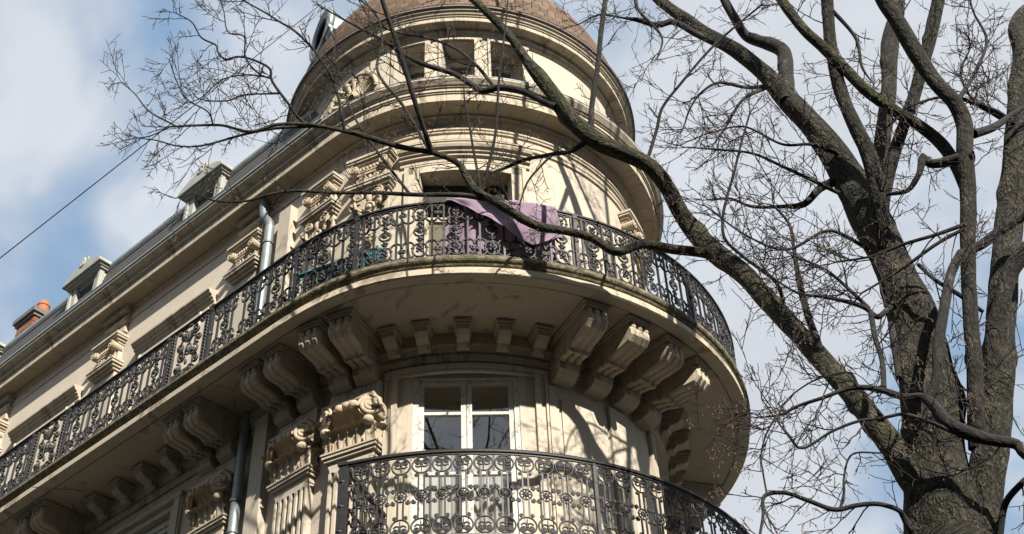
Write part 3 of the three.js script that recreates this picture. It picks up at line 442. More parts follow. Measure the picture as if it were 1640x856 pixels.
part('attic_cornice', ring([[2.65, 18.06], [2.68, 18.08], [2.69, 18.13], [2.72, 18.15], [2.72, 18.215], [2.865, 18.215], [2.865, 18.195], [2.895, 18.19], [2.895, 18.275], [2.915, 18.28], [2.915, 18.30], [2.94, 18.31], [2.955, 18.345], [2.985, 18.355], [2.985, 18.375], [2.6, 18.38]]), M.stone);
part('dome_gutter', ring([[2.9, 18.376], [3.0, 18.378], [3.025, 18.395], [3.025, 18.43], [3.0, 18.44], [2.8, 18.45]]), M.slate);
{ // shell niche left of the attic windows
  const G = grp('shell_niche', B), s = circ(-34.5); at(G, s, RA, 17.16);
  const fl = []; for (let i = 0; i < 9; i++) { const a = lerp(0.08, Math.PI - 0.08, i / 8), c = Math.cos(a), q = Math.sin(a); fl.push(tube([[0.05 * c, 0.05 * q, 0.10], [0.22 * c, 0.26 * q, 0.045], [0.40 * c, 0.46 * q, 0.09]], 0.055, 8, 6)); }
  mesh('shell', boxUV(merge(fl)), M.carved, G);
  const arch = []; for (const [r, z, t] of [[0.47, 0.08, 0.04], [0.53, 0.05, 0.028]]) arch.push(tube(Array.from({ length: 17 }, (_, i) => { const a = Math.PI * i / 16; return [r * Math.cos(a), r * 1.12 * Math.sin(a), z]; }), t, 40, 6)); arch.push(box(-0.56, -0.44, -0.5, 0, 0, 0.09), box(0.44, 0.56, -0.5, 0, 0, 0.09));
  mesh('arch_moulding', boxUV(merge(arch)), M.stone, G);
}
{ // tiled dome: courses of overlapping flat clay tiles
  const prof = []; { let y = 18.44, r = 3.0; const ex = 0.088; // a short bellcast, then a dome
    for (let i = 0; i < 40; i++) { prof.push([r, y]); const ph = i < 3 ? [0.62, 0.85, 1.1][i] : Math.max(0.0, 1.5 - (i - 3) * 0.0302); r -= ex * Math.cos(ph); y += ex * Math.sin(ph); } prof.push([Math.max(r, 0.05), y]); }
  const DM = grp('dome', B), last = prof[prof.length - 1];
  mesh('dome_shell', ring([...prof.map(p => [p[0] - 0.03, p[1]]), [0.02, last[1] + 0.25]]), M.slate, DM);
  mesh('finial', boxUV(new THREE.LatheGeometry([[0.5, 0], [0.35, 0.3], [0.2, 0.4], [0.22, 0.6], [0.05, 0.8], [0.02, 1.6], [0, 1.6]].map(p => new THREE.Vector2(p[0], p[1])), 16).translate(0, last[1] - 0.05, 0)), M.zinc, DM);
  const rest = [[], [], [], []], r = rng(11); let single = 0; const cand = [];
  for (let i = 0; i + 1 < prof.length; i++) {
    const [n0, y0] = prof[i], [n1, y1] = prof[i + 1], cnt = Math.round(TAU * n0 / 0.148), sl = Math.atan2(y1 - y0, n0 - n1), len = Math.hypot(n1 - n0, y1 - y0) + 0.045;
    for (let j = 0; j < cnt; j++) { const az = (j + (i % 2) * 0.5) * 360 / cnt - 180; if (Math.abs(az) > 125) continue; cand.push({ i, az, n0, y0, sl, len, w: TAU * n0 / cnt - 0.011, front: i < 9 && az > -38 && az < 47 }); }
  }
  const G = {}; const tileGeo = (w, len) => { const key = w.toFixed(2) + len.toFixed(2); return G[key] || (G[key] = boxUV(new THREE.BoxGeometry(w, len, 0.034).translate(0, len / 2, 0.010))); };
  for (const c of cand) {
    const m = frame(circ(c.az), c.n0, c.y0).multiply(new THREE.Matrix4().makeRotationX(-(Math.PI / 2 - c.sl) + 0.27 + (r() - 0.5) * 0.04)).multiply(new THREE.Matrix4().makeRotationZ((r() - 0.5) * 0.03)), t = Math.floor(r() * 4), g = tileGeo(c.w, c.len);
    if (c.front && single < 298) { single++; const o = mesh('tile', g, M.tile[t], DM); o.applyMatrix4(m); } else rest[t].push(prep(g).applyMatrix4(m));
  }
  rest.forEach((l, t) => { const o = mesh('more_tiles', mergeGeometries(l), M.tile[t], DM); o.userData.kind = 'stuff'; });
}
{ // round zinc dormer on the dome's left
  const G = grp('round_dormer', B), s = circ(-62); at(G, s, 2.22, 20.1);
  const hood = new THREE.CylinderGeometry(0.42, 0.42, 0.85, 28, 1, true).rotateX(Math.PI / 2).translate(0, 0, 0);
  mesh('hood', boxUV(hood), M.zinc, G);
  mesh('ring', boxUV(merge([new THREE.TorusGeometry(0.45, 0.07, 10, 32).translate(0, 0, 0.44), new THREE.TorusGeometry(0.35, 0.035, 8, 32).translate(0, 0, 0.46)])), M.zinc, G);
  mesh('pane', boxUV(new THREE.CircleGeometry(0.34, 28).translate(0, 0, 0.40)), M.dark, G);
  mesh('base', boxUV(merge([box(-0.5, 0.5, -0.75, -0.35, -0.5, 0.40), box(-0.56, 0.56, -0.42, -0.36, -0.3, 0.5)])), M.zinc, G);
  const orn = []; for (const sg of [-1, 1]) orn.push(tube(spiralPts(sg * 0.5, -0.5, 0.15, 0.03, Math.PI / 2, sg * 1.4, 16, 0.45), 0.035, 24, 6)); orn.forEach(g => mesh('scroll', boxUV(g), M.zinc, G)); mesh('crest', boxUV(ell(0, 0.52, 0.42, 0.1, 0.14, 0.1)), M.zinc, G);
}

// ------------------------------------------------------------------ mansard roof, dormers, chimney over the straight front
{
  const steps = [[2.85, 16.47]]; for (let i = 0; i < 15; i++) { const y = 16.5 + i * 0.118, n = 2.80 - i * 0.026; steps.push([n + 0.022, y], [n - 0.01, y + 0.11]); }
  part('mansard_roof', sw([...steps, [2.40, 18.2], [-3.5, 19.5]], KL, 6, true), M.mansard);
  part('roof_ridge', sw([[2.38, 18.05], [2.44, 18.04], [2.49, 18.07], [2.515, 18.12], [2.515, 18.18], [2.49, 18.235], [2.44, 18.265], [2.3, 18.30], [2.3, 18.1]], KL, 6, true), M.zinc);
  part('roof_flashing', sw([[2.42, 17.98], [2.475, 17.97], [2.48, 17.995], [2.42, 18.02]], KL, 6, true), M.cleanwhite);
}
for (const u of UWIN) {
  const G = grp('dormer', B); at(G, -u - 0.12, 2.5, 0); const y0 = 16.6, y1 = 18.12;
  mesh('cheek', boxUV(merge([box(-0.47, -0.29, y0, y1, -1.0, 0.10), box(0.29, 0.47, y0, y1, -1.0, 0.10), box(-0.29, 0.29, y1 - 0.12, y1, -1.0, 0.06), box(-0.49, -0.42, y0, y1 - 0.08, 0.04, 0.13), box(0.42, 0.49, y0, y1 - 0.08, 0.04, 0.13)])), M.dormer, G);
  const arc = (w, h, base) => { const p = [[-w, base]]; for (let i = 0; i <= 12; i++) { const t = -1 + i / 6; p.push([w * t, base + 0.05 + h * (1 - t * t)]); } p.push([w, base]); return p; };
  mesh('pediment', boxUV(merge([tf(extr(arc(0.55, 0.20, y1), 1.25, 0.01), 0, 0, -0.42), tf(extr(arc(0.60, 0.21, y1 + 0.045), 1.3, 0.01), 0, 0, -0.40), tf(extr(arc(0.52, 0.19, y1 - 0.04), 1.2, 0.01), 0, 0, -0.44)])), M.dormer, G);
  mesh('pane', boxUV(box(-0.29, 0.29, y0, y1 - 0.12, -0.2, -0.18)), M.glass, G); mesh('room', boxUV(box(-0.29, 0.29, y0, y1, -0.85, -0.8)), M.room, G);
  mesh('frame', boxUV(merge([box(-0.29, -0.23, y0, y1 - 0.12, -0.17, -0.12), box(0.23, 0.29, y0, y1 - 0.12, -0.17, -0.12), box(-0.23, 0.23, y1 - 0.19, y1 - 0.12, -0.17, -0.12)])), M.dormer, G);
  const f = [ell(0, y1 + 0.31, 0.26, 0.075, 0.12, 0.05, 10), tf(new THREE.TorusGeometry(0.1, 0.028, 6, 18), 0, y1 + 0.31, 0.27), ell(0, y1 + 0.46, 0.25, 0.05, 0.07, 0.05)]; for (const sg of [-1, 1]) f.push(tube(spiralPts(sg * 0.12, y1 + 0.42, 0.07, 0.02, -Math.PI / 2, sg * 1.3, 14, 0.25), 0.022, 20, 6), tube(spiralPts(sg * 0.12, y1 + 0.16, 0.07, 0.02, Math.PI / 2, -sg * 1.3, 14, 0.25), 0.022, 20, 6)); f.push(box(-0.04, 0.04, y1 + 0.1, y1 + 0.4, 0.1, 0.24));
  mesh('ornament', boxUV(merge(f).translate(0, -y1 - 0.15, 0).scale(0.72, 0.72, 0.9).translate(0, y1 + 0.18, 0)), M.dormer, G);
}
{ // chimney of red brick with a stone cap and a clay pot
  const G = grp('chimney', B); const y0 = 18.4, y1 = 20.85, w = 0.42, d = 0.3; G.scale.set(0.8, 1, 0.8); G.updateMatrix(); at(G, st(-12.3), 1.0, 0);
  mesh('core', boxUV(box(-w + 0.01, w - 0.01, y0, y1, -d + 0.01, d - 0.01)), M.mortar, G);
  const bg = [boxUV(new THREE.BoxGeometry(0.2, 0.062, 0.02)), boxUV(new THREE.BoxGeometry(0.02, 0.062, 0.19))]; const r = rng(3);
  for (let c = 0; c < 13; c++) { const y = y1 - 0.04 - c * 0.074, o = (c % 2) * 0.1;
    for (let i = 0; i < 4; i++) { const x = -w + 0.105 + i * 0.21 + (c % 2 ? -0.0 : 0); for (const z of [d, -d]) { if (z < 0) continue; const b = mesh('brick', bg[0], M.brick[Math.floor(r() * 3)], G); b.position.set(x + (c % 2 ? 0.01 : -0.01), y, z + (r() - 0.5) * 0.006); } }
    for (let i = 0; i < 3; i++) for (const x of [-w, w]) { const b = mesh('brick', bg[1], M.brick[Math.floor(r() * 3)], G); b.position.set(x + (r() - 0.5) * 0.006, y, -d + 0.1 + i * 0.2); } }
  mesh('cap', boxUV(merge([box(-w - 0.06, w + 0.06, y1, y1 + 0.08, -d - 0.06, d + 0.06), box(-w - 0.12, w + 0.12, y1 + 0.08, y1 + 0.2, -d - 0.12, d + 0.12), box(-w - 0.03, w + 0.03, y1 - 0.36, y1 - 0.3, -d - 0.03, d + 0.03)])), M.slate, G);
  mesh('chimney_pot', boxUV(merge([new THREE.CylinderGeometry(0.17, 0.2, 0.32, 18).translate(0.18, y1 + 0.36, 0), new THREE.SphereGeometry(0.19, 16, 8, 0, TAU, 0, Math.PI / 2).translate(0.18, y1 + 0.5, 0)])), M.terracotta, G);
}

// ------------------------------------------------------------------ upper balcony railing: cast scrolls, rings and bars
SH = 0.2;
{
  const G = grp('balcony_railing', B), n = 3.93, y0 = 12.2, yT = 13.17, kEnd = K(124);
  const railp = [[n - 0.032, yT - 0.035], [n + 0.032, yT - 0.035], [n + 0.036, yT - 0.015], [n + 0.024, yT], [n - 0.024, yT], [n - 0.036, yT - 0.015], [n - 0.032, yT - 0.035]];
  mesh('top_rail', sw(railp, KL, kEnd), M.iron, G);
  for (const [a, b] of [[y0 + 0.03, y0 + 0.055], [yT - 0.06, yT - 0.04], [y0 + 0.68, y0 + 0.692]]) if (a < y0 + 0.5 || a > y0 + 0.8) mesh('rail', sw([[n - 0.014, a], [n + 0.014, a], [n + 0.014, b], [n - 0.014, b], [n - 0.014, a]], KL, kEnd), M.iron, G);
  const bar = boxUV(merge([box(-0.012, 0.012, 0.05, 0.92, -0.012, 0.012), ell(0, 0.30, 0, 0.02, 0.02, 0.02, 6), ell(0, 0.66, 0, 0.02, 0.02, 0.02, 6)]));
  const T = 0.0145;
  const cs = (cx, cy, r, a0, turns) => tube(spiralPts(cx, cy, r, r * 0.3, a0, turns, 12), T, 16, 5);
  const flower = (y, k = 1) => [ell(0, y, 0.012, 0.022, 0.022, 0.02, 6), ...[0, 1, 2, 3].map(i => { const a = i * Math.PI / 2 + Math.PI / 4; return ell(0.036 * k * Math.cos(a), y + 0.036 * k * Math.sin(a), 0.008, 0.024, 0.024, 0.014, 6); })];
  const oval = (cx, cy, rx, ry) => tube(Array.from({ length: 17 }, (_, i) => [cx + rx * Math.cos(i / 16 * TAU), cy + ry * Math.sin(i / 16 * TAU), 0]), T, 22, 5);
  const arcT = (cx, cy, rx, ry, a0, a1) => tube(Array.from({ length: 11 }, (_, i) => { const a = lerp(a0, a1, i / 10); return [cx + rx * Math.cos(a), cy + ry * Math.sin(a), 0]; }), T, 16, 5);
  const orn = []; orn.push(oval(0, 0.485, 0.072, 0.068), cs(-0.034, 0.515, 0.03, 0, 1.1), cs(0.034, 0.515, 0.03, Math.PI, -1.1), ...flower(0.485, 0.45));
  for (const m of [1, -1]) { const Y = d => 0.485 + m * d; orn.push(ell(0, Y(0.1), 0, 0.026, 0.032, 0.02, 7), ell(0, Y(0.15), 0, 0.036, 0.018, 0.02, 7), ell(0, Y(0.19), 0, 0.02, 0.03, 0.018, 6), ell(-0.032, Y(0.125), 0, 0.02, 0.014, 0.014, 6), ell(0.032, Y(0.125), 0, 0.02, 0.014, 0.014, 6), box(-0.007, 0.007, Math.min(Y(0.07), Y(0.26)), Math.max(Y(0.07), Y(0.26)), -0.007, 0.007)); }
  const ornament = boxUV(merge(orn));
  const band = (top) => { const l = [], Y = d => top ? 0.92 - d : 0.05 + d, s = top ? 1 : -1; // big ring with a flower at the ornament, looped C scrolls between
    l.push(arcT(0, Y(0.125), 0.088, 0.10, -s * 0.35, s * (Math.PI + 0.35)), arcT(0, Y(0.155), 0.088, 0.085, s * 0.2, -s * (Math.PI + 0.2)), ...flower(Y(0.135)), ...flower(Y(0.2), 0.55));
    for (const m of [-1, 1]) l.push(arcT(m * 0.145, Y(0.095), 0.082, 0.085, s * 0.15, s * (Math.PI - 0.15)), arcT(m * 0.145, Y(0.20), 0.072, 0.075, -s * Math.PI * 1.05, s * 0.05), ell(m * 0.085, Y(0.165), 0.004, 0.026, 0.02, 0.016, 6), cs(m * 0.2, Y(0.135), 0.032, m > 0 ? 0 : Math.PI, m * s * 1.2));
    return boxUV(merge(l)); };
  const bt = band(true), bb = band(false), U = 0.44, put = (nm, g, s, dx = 0, m = M.iron) => { const o = mesh(nm, g, m, G); if (dx) { o.position.x = dx; o.updateMatrix(); } at(o, s, n, y0); return o; };
  const post = boxUV(merge([box(-0.024, 0.024, 0, 0.97, -0.024, 0.024), ell(0, 0.5, 0, 0.04, 0.05, 0.04, 8), box(-0.032, 0.032, 0.88, 0.93, -0.032, 0.032), box(-0.036, 0.036, 0, 0.07, -0.036, 0.036)]));
  const units = [], panels = [1.58, 4.85, 8.2], per = 0.44 / (n * D), na = Math.floor(163 / per);
  for (const [a, b] of [[0, 1.09], [2.07, 4.36], [5.34, 7.71], [8.69, 12.2]]) { const m = Math.round((b - a) / U), w = (b - a) / m; for (let i = 0; i < m; i++) units.push(-a - w * (i + 0.5)); }
  for (let i = 0; i < na; i++) units.push(per * (i + 0.5));
  for (const k of units) {
    put('ornament', ornament, k); put('scroll_band', bt, k); put('scroll_band', bb, k); const dk = k < 0 ? 0.147 : 0.147 / (n * D);
    for (const m of [-1, 1]) put('baluster', bar, k + m * dk);
  }
  for (const k of [K(-31), K(-16.7), K(23.9), K(52), K(80), K(105), ...panels.flatMap(p => [-p + 0.46, -p - 0.46])]) put('post', post, k);
  // denser cast panels on the straight front
  const rope = []; for (const x of [-0.36, 0.36]) { rope.push(box(x - 0.05, x + 0.05, 0.02, 0.95, -0.008, 0.008)); for (let y = 0.06; y < 0.95; y += 0.055) rope.push(tf(new THREE.TorusGeometry(0.032, 0.013, 5, 10), x, y, 0.01), ell(x, y + 0.027, 0.012, 0.014, 0.014, 0.016, 5)); }
  const cart = []; for (const m of [-1, 1]) for (const [cx, cy, r, a, t] of [[0.13, 0.78, 0.09, 1.57, 1.4], [0.2, 0.6, 0.085, -1.57, -1.3], [0.12, 0.42, 0.10, 1.57, -1.4], [0.2, 0.25, 0.085, 1.57, 1.3], [0.1, 0.13, 0.07, 0, 1.2], [0.24, 0.88, 0.05, 0, 1.3]]) cart.push(tube(spiralPts(m * cx, cy, r, r * 0.2, m > 0 ? a : Math.PI - a, m * t, 14), 0.019, 20, 5), ell(m * cx, cy, 0.01, r * 0.3, r * 0.3, 0.025, 6));
  cart.push(ell(0, 0.5, 0.01, 0.035, 0.06, 0.025, 10), oval(0, 0.5, 0.06, 0.09), ell(0, 0.74, 0.01, 0.025, 0.05, 0.02), ell(0, 0.28, 0.01, 0.025, 0.05, 0.02), ell(0, 0.9, 0.01, 0.05, 0.025, 0.02)); for (let i = 0; i < 7; i++) cart.push(tube([[0, 0.62, 0], [0.12 * Math.cos(i * 0.5), 0.66 + 0.1 * Math.sin(i * 0.5), 0.02], [0.2 * Math.cos(i * 0.5), 0.62 + 0.2 * Math.sin(i * 0.5), 0]], 0.012, 8, 4));
  const gr = boxUV(merge(rope)), gc = boxUV(merge(cart)); for (const p of panels) { put('cast_pillar', gr, -p, 0, M.oldiron); put('cast_cartouche', gc, -p, 0, M.oldiron); }
}
SH = 0;
// ------------------------------------------------------------------ lower balcony: slab and ring-and-palmette railing
{
  const a0 = -16.1, a1 = 100, n = 3.88, y0 = 8.45, yT = 9.50;
  part('lower_balcony_slab', sw([[2.7, 8.1], [3.85, 8.1], [3.9, 8.15], [3.9, 8.22], [3.98, 8.3], [3.98, 8.42], [2.7, 8.42]], K(a0 - 1), K(a1 + 1)), M.stone);
  const G = grp('lower_balcony_railing', B);
  const flat = (a, b, t) => [[n - t, a], [n + t, a], [n + t, b], [n - t, b], [n - t, a]];
  mesh('top_rail', sw([[n - 0.03, yT - 0.04], [n + 0.03, yT - 0.04], [n + 0.034, yT - 0.02], [n + 0.02, yT], [n - 0.02, yT], [n - 0.034, yT - 0.02], [n - 0.03, yT - 0.04]], K(a0), K(a1)), M.iron, G);
  mesh('rail', sw(flat(yT - 0.062, yT - 0.046, 0.012), K(a0), K(a1)), M.iron, G); mesh('rail', sw(flat(y0, y0 + 0.03, 0.014), K(a0), K(a1)), M.iron, G);
  const T = 0.0105, tor = (y, r, t = T) => new THREE.TorusGeometry(r, t, 5, 22).translate(0, y, 0);
  const half = (top) => { const Y = d => top ? 0.985 - d : 0.035 + d, s = top ? 1 : -1, l = [tor(Y(0.104), 0.098)];
    for (const m of [-1, 1]) l.push(tube(spiralPts(m * 0.042, Y(0.068), 0.036, 0.008, m > 0 ? Math.PI : 0, -m * s * 1.7, 14), 0.0105, 20, 5), ell(m * 0.042, Y(0.068), 0, 0.014, 0.014, 0.009, 6), tube([[m * 0.008, Y(0.118), 0], [m * 0.035, Y(0.128), 0.004], [m * 0.066, Y(0.108), 0]], 0.010, 8, 5), tube(spiralPts(m * 0.055, Y(0.222), 0.022, 0.006, s * Math.PI / 2, m * 1.3, 10), 0.010, 12, 5), ell(m * 0.055, Y(0.222), 0, 0.010, 0.010, 0.008, 5));
    l.push(ell(0, Y(0.10), 0, 0.010, 0.06, 0.009, 6), ell(0, Y(0.155), 0, 0.007, 0.035, 0.007, 5), ell(0, Y(0.09), 0.003, 0.018, 0.022, 0.010, 6));
    return boxUV(merge(l)); };
  const rt = half(true), rb = half(false);
  const ro = [tor(0.51, 0.062, 0.0105)]; for (let i = 0; i < 8; i++) { const a = i * Math.PI / 4; ro.push(tf(new THREE.ConeGeometry(0.011, i % 2 ? 0.062 : 0.085, 4), 0.055 * Math.cos(a), 0.51 + 0.055 * Math.sin(a), 0, 0, 0, a - Math.PI / 2), ell(0.026 * Math.cos(a), 0.51 + 0.026 * Math.sin(a), 0.003, 0.016, 0.012, 0.01, 5)); }
  ro.push(ell(0, 0.51, 0.004, 0.026, 0.026, 0.014, 7)); for (const m of [-1, 1]) for (const q of [-1, 1]) ro.push(tube(spiralPts(m * 0.074, 0.51 + q * 0.075, 0.026, 0.007, -q * Math.PI / 2, m * q * 1.35, 12), 0.0105, 14, 5), ell(m * 0.074, 0.51 + q * 0.075, 0, 0.013, 0.013, 0.009, 5), ell(m * 0.105, 0.51 + q * 0.078, 0, 0.012, 0.007, 0.007, 5));
  const rosette = boxUV(merge(ro)), bars = boxUV(merge([-0.03, 0.03].flatMap(x => [box(x - 0.0085, x + 0.0085, 0.235, 0.455, -0.0085, 0.0085), box(x - 0.0085, x + 0.0085, 0.565, 0.785, -0.0085, 0.0085)])));
  const U = 0.218 / (n * D), post = boxUV(merge([box(-0.02, 0.02, -0.03, 1.02, -0.02, 0.02), box(-0.03, 0.03, -0.03, 0.04, -0.03, 0.03)]));
  const put = (nm, g, s, m) => { const o = mesh(nm, g, M.iron, G); at(o, s, n, y0); if (m) o.applyMatrix4(m); return o; };
  const cnt = Math.floor((a1 - a0) / U); let c = 0;
  for (let i = 0; i < cnt; i++) { const az = a0 + 0.9 + U * (i + 0.5) + 0.62 * c; if (az > a1 - 1) break; put('ring_scroll', rt, K(az)); put('ring_scroll', rb, K(az)); put('rosette', rosette, K(az)); put('baluster', bars, K(az)); if (i === 11 || i === 23) { put('post', post, K(az + U / 2 + 0.31)); c++; } }
  put('post', post, K(a0)); put('post', post, K(a1));
  const corner = boxUV(merge([box(-0.035, 0.035, -0.03, 1.05, -0.035, 0.035), box(-0.05, 0.05, 1.0, 1.05, -0.05, 0.05), ...[0.2, 0.5, 0.8].map(y => ell(0, y, 0, 0.05, 0.03, 0.05, 8))])); put('corner_post', corner, K(a0 - 0.6));
  // return side back to the wall
  const s0 = circ(a0 - 0.6), Rm = frame(s0, n, y0).multiply(new THREE.Matrix4().makeRotationY(Math.PI / 2)); const side = (nm, g, x) => { const o = mesh(nm, g, M.iron, G); o.applyMatrix4(Rm.clone().multiply(new THREE.Matrix4().makeTranslation(x, 0, 0))); };
  for (let i = 0; i < 5; i++) { const x = 0.13 + i * 0.218; side('ring_scroll', rt, x); side('ring_scroll', rb, x); side('rosette', rosette, x); side('baluster', bars, x); }
  side('top_rail', boxUV(box(0, 1.12, 1.01, 1.05, -0.03, 0.03)), 0); side('rail', boxUV(box(0, 1.12, 0, 0.03, -0.014, 0.014)), 0);
}

// ------------------------------------------------------------------ purple cloth over the railing
{
  const nA = 60, nP = 44, a0 = 0.4, a1 = 20.0, g = new THREE.PlaneGeometry(1, 1, nA, nP), p = g.attributes.position, uv = g.attributes.uv;
  for (let j = 0; j <= nP; j++) for (let i = 0; i <= nA; i++) {
    const t = i / nA, az = lerp(a0, a1, t), q = j / nP, id = j * (nA + 1) + i; let n, y, x = 0;
    const L = 0.03 + 0.72 * Math.pow(sst(-0.12, 0.8, t) - sst(-0.12, 0.8, 0) * (1 - t), 1.0) * (1 - 0.32 * sst(0.72, 1, t));   // length of the outer flap
    const fold = 0.022 * Math.sin(t * 33 + 0.6 * Math.sin(t * 9)) + 0.012 * Math.sin(t * 71 + 2);
    if (q < 0.5) { const h = 1 - q / 0.5; n = 3.865 + fold * (0.25 + h) - 0.02 * h; y = 13.18 - 0.93 * h * (1 - 0.04 * Math.sin(t * 9)); x = -0.10 * h * (1 - t) + 0.02 * h * t; }
    else if (q < 0.58) { const a = (q - 0.5) / 0.08; n = lerp(3.865, 3.985, a) + fold * 0.25; y = 13.185 + 0.02 * Math.sin(Math.PI * a); }
    else { const h = (q - 0.58) / 0.42; n = 3.985 + 0.03 * h + 0.03 * h * Math.sin(7 * t + 5 * h) + 0.016 * h * Math.sin(17 * t - 7 * h + 1) + 0.008 * h * Math.sin(41 * t + 6 * h); y = 13.18 - L * h; x = 0.10 * h * (t - 0.35); }
    const s = st(K(az)), P = P3(s, n, y); p.setXYZ(id, P[0] + s.nz * x, P[1], P[2] - s.nx * x); uv.setXY(id, t * 1.3, q * 1.7);
  }
  g.computeVertexNormals(); const o = mesh('purple_cloth', g, M.cloth); tag(o, 'faded purple cloth hung over the upper balcony railing in front of the window', 'cloth');
}
// ------------------------------------------------------------------ teal folding bench behind the railing
{
  const s = st(K(-22.5)), G = grp('garden_bench'); at(G, s, 3.62, 12.19); tag(G, 'teal slatted metal bench behind the upper railing, left of the purple cloth', 'bench');
  for (let i = 0; i < 4; i++) mesh('seat_slat', boxUV(box(-0.48, 0.48, 0.42, 0.44, -0.17 + i * 0.09, -0.10 + i * 0.09)), M.teal, G);
  for (let i = 0; i < 3; i++) mesh('back_slat', boxUV(box(-0.48, 0.48, 0.54 + i * 0.1, 0.61 + i * 0.1, -0.22, -0.2)), M.teal, G);
  for (const x of [-0.42, 0.42]) { mesh('leg', boxUV(merge([tf(box(-0.015, 0.015, 0, 0.43, -0.015, 0.015), x, 0, 0.12), tf(box(-0.015, 0.015, 0, 0.85, -0.015, 0.015), x, 0, -0.2), box(x - 0.014, x + 0.014, 0.395, 0.42, -0.18, 0.13)])), M.teal, G); }
}

// ------------------------------------------------------------------ the bare tree
const cp = Math.cos(PITCH), sp = Math.sin(PITCH), cr = Math.cos(ROLL), sr = Math.sin(ROLL), FPX = 2100.5;
function spot(px, py, depth) {      // a point at a given distance into the street, found from where it stands in the view
  let x = (px - 820) / FPX, y = -(py - 428) / FPX; [x, y] = [cr * x - sr * y, sr * x + cr * y];
  const v = V3(x, y * cp + sp, -(cp - y * sp)); return v.multiplyScalar(depth / -v.z).add(EYE);
}
const pxm = p => FPX / p.distanceTo(EYE);
const TREE0 = V3(4.35, 0.13, 6.7);
const T = grp('bare_tree'); T.position.copy(TREE0); tag(T, 'large bare winter tree with mossy forked trunk reaching across the tower', 'tree');
function limbGeo(pts, rad, seg, rs, rough, ph) {       // tapered, slightly gnarled tube
  const c = new THREE.CatmullRomCurve3(pts, false, 'centripetal'), n = Math.max(6, seg), lens = c.getLengths(200), tot = lens[200], P = [], N = [], UV = [], I = [];
  let prevN = null; const kr = rng(Math.round(ph * 10) + 5), KN = []; for (let i = 0, m = Math.round(tot * 1.1); i < m && rad[0] > 0.028; i++) KN.push([kr() * TAU, kr() * tot, 0.14 + 0.2 * kr(), 0.5 + kr()]);
  const knot = (th, l) => { let q = 0; for (const [a, b, h, w] of KN) { const da = Math.atan2(Math.sin(th - a), Math.cos(th - a)), rr = Math.max(...rad) * 0.9; const d2 = da * da / 0.2 + (l - b) * (l - b) / (rr * rr * w * 0.5); if (d2 < 6) q += h * Math.exp(-d2); } return q; };
  for (let i = 0; i <= n; i++) {
    const t = i / n, p = c.getPointAt(t), tan = c.getTangentAt(t).normalize();
    let nn = prevN ? prevN.clone() : (Math.abs(tan.y) < 0.9 ? V3(0, 1, 0) : V3(1, 0, 0)); nn.addScaledVector(tan, -nn.dot(tan)).normalize(); prevN = nn; const bb = tan.clone().cross(nn);
    const f = c.getUtoTmapping(t) * (rad.length - 1), a = Math.min(rad.length - 2, Math.floor(f)), r = lerp(rad[a], rad[a + 1], f - a);
    for (let j = 0; j <= rs; j++) { const th = (j % rs) / rs * TAU, cx = Math.cos(th), cy = Math.sin(th), d = r * (1 + rough * (1.1 * fbm(cx * 1.3 + ph, cy * 1.3, t * tot * 1.3, 3) + 0.55 * fbm(cx * 3.6 + ph, cy * 3.6, t * tot * 1.8, 2)) + knot(th, t * tot)); const o = nn.clone().multiplyScalar(cx * d).addScaledVector(bb, cy * d); P.push(p.x + o.x, p.y + o.y, p.z + o.z); UV.push(j / rs * Math.max(0.25, Math.round(TAU * r / 0.9 * 4) / 4) * 0.9, t * tot); }
  }
  for (let i = 0; i < n; i++) for (let j = 0; j < rs; j++) { const a = i * (rs + 1) + j, b = a + rs + 1; I.push(a, a + 1, b, b, a + 1, b + 1); }
  const g = new THREE.BufferGeometry(); g.setAttribute('position', new THREE.Float32BufferAttribute(P, 3)); g.setAttribute('uv', new THREE.Float32BufferAttribute(UV, 2)); g.setIndex(I); g.computeVertexNormals();
  const nm = g.attributes.normal; for (let i = 0; i <= n; i++) { const a = i * (rs + 1), b = a + rs; const v = V3(nm.getX(a) + nm.getX(b), nm.getY(a) + nm.getY(b), nm.getZ(a) + nm.getZ(b)).normalize(); nm.setXYZ(a, v.x, v.y, v.z); nm.setXYZ(b, v.x, v.y, v.z); }
  return g;
}
const limbs = []; let ph = 0;
// each limb: a list of x, y, distance, half-width read along it
function limb(name, mat, rows, o = {}) {
  const pts = [], rad = []; for (let i = 0; i < rows.length; i += 4) { const p = spot(rows[i], rows[i + 1], rows[i + 2]); pts.push(p); rad.push(0.89 * rows[i + 3] / pxm(p)); }
  if (o.before) { pts.unshift(...o.before.map(q => V3(q[0], q[1], q[2]))); rad.unshift(...o.before.map(q => q[3])); }
  let len = 0; for (let i = 1; i < pts.length; i++) len += pts[i].distanceTo(pts[i - 1]);
  const rmax = Math.max(...rad), g = limbGeo(pts.map(p => p.clone().sub(TREE0)), rad, Math.ceil(len / Math.max(0.035, rmax * 0.25)), rmax > 0.1 ? 30 : rmax > 0.03 ? 12 : 7, o.rough ?? (rmax > 0.1 ? 0.22 : 0.16), ph += 3.7);
  mesh(name, g, mat, T); limbs.push({ pts, rad, len, dens: (o.dens ?? 1) * (rows[0] > 1050 ? 1.5 : 1) });
}
const bk = M.bark, bm = M.barkmoss, bs = M.branch;
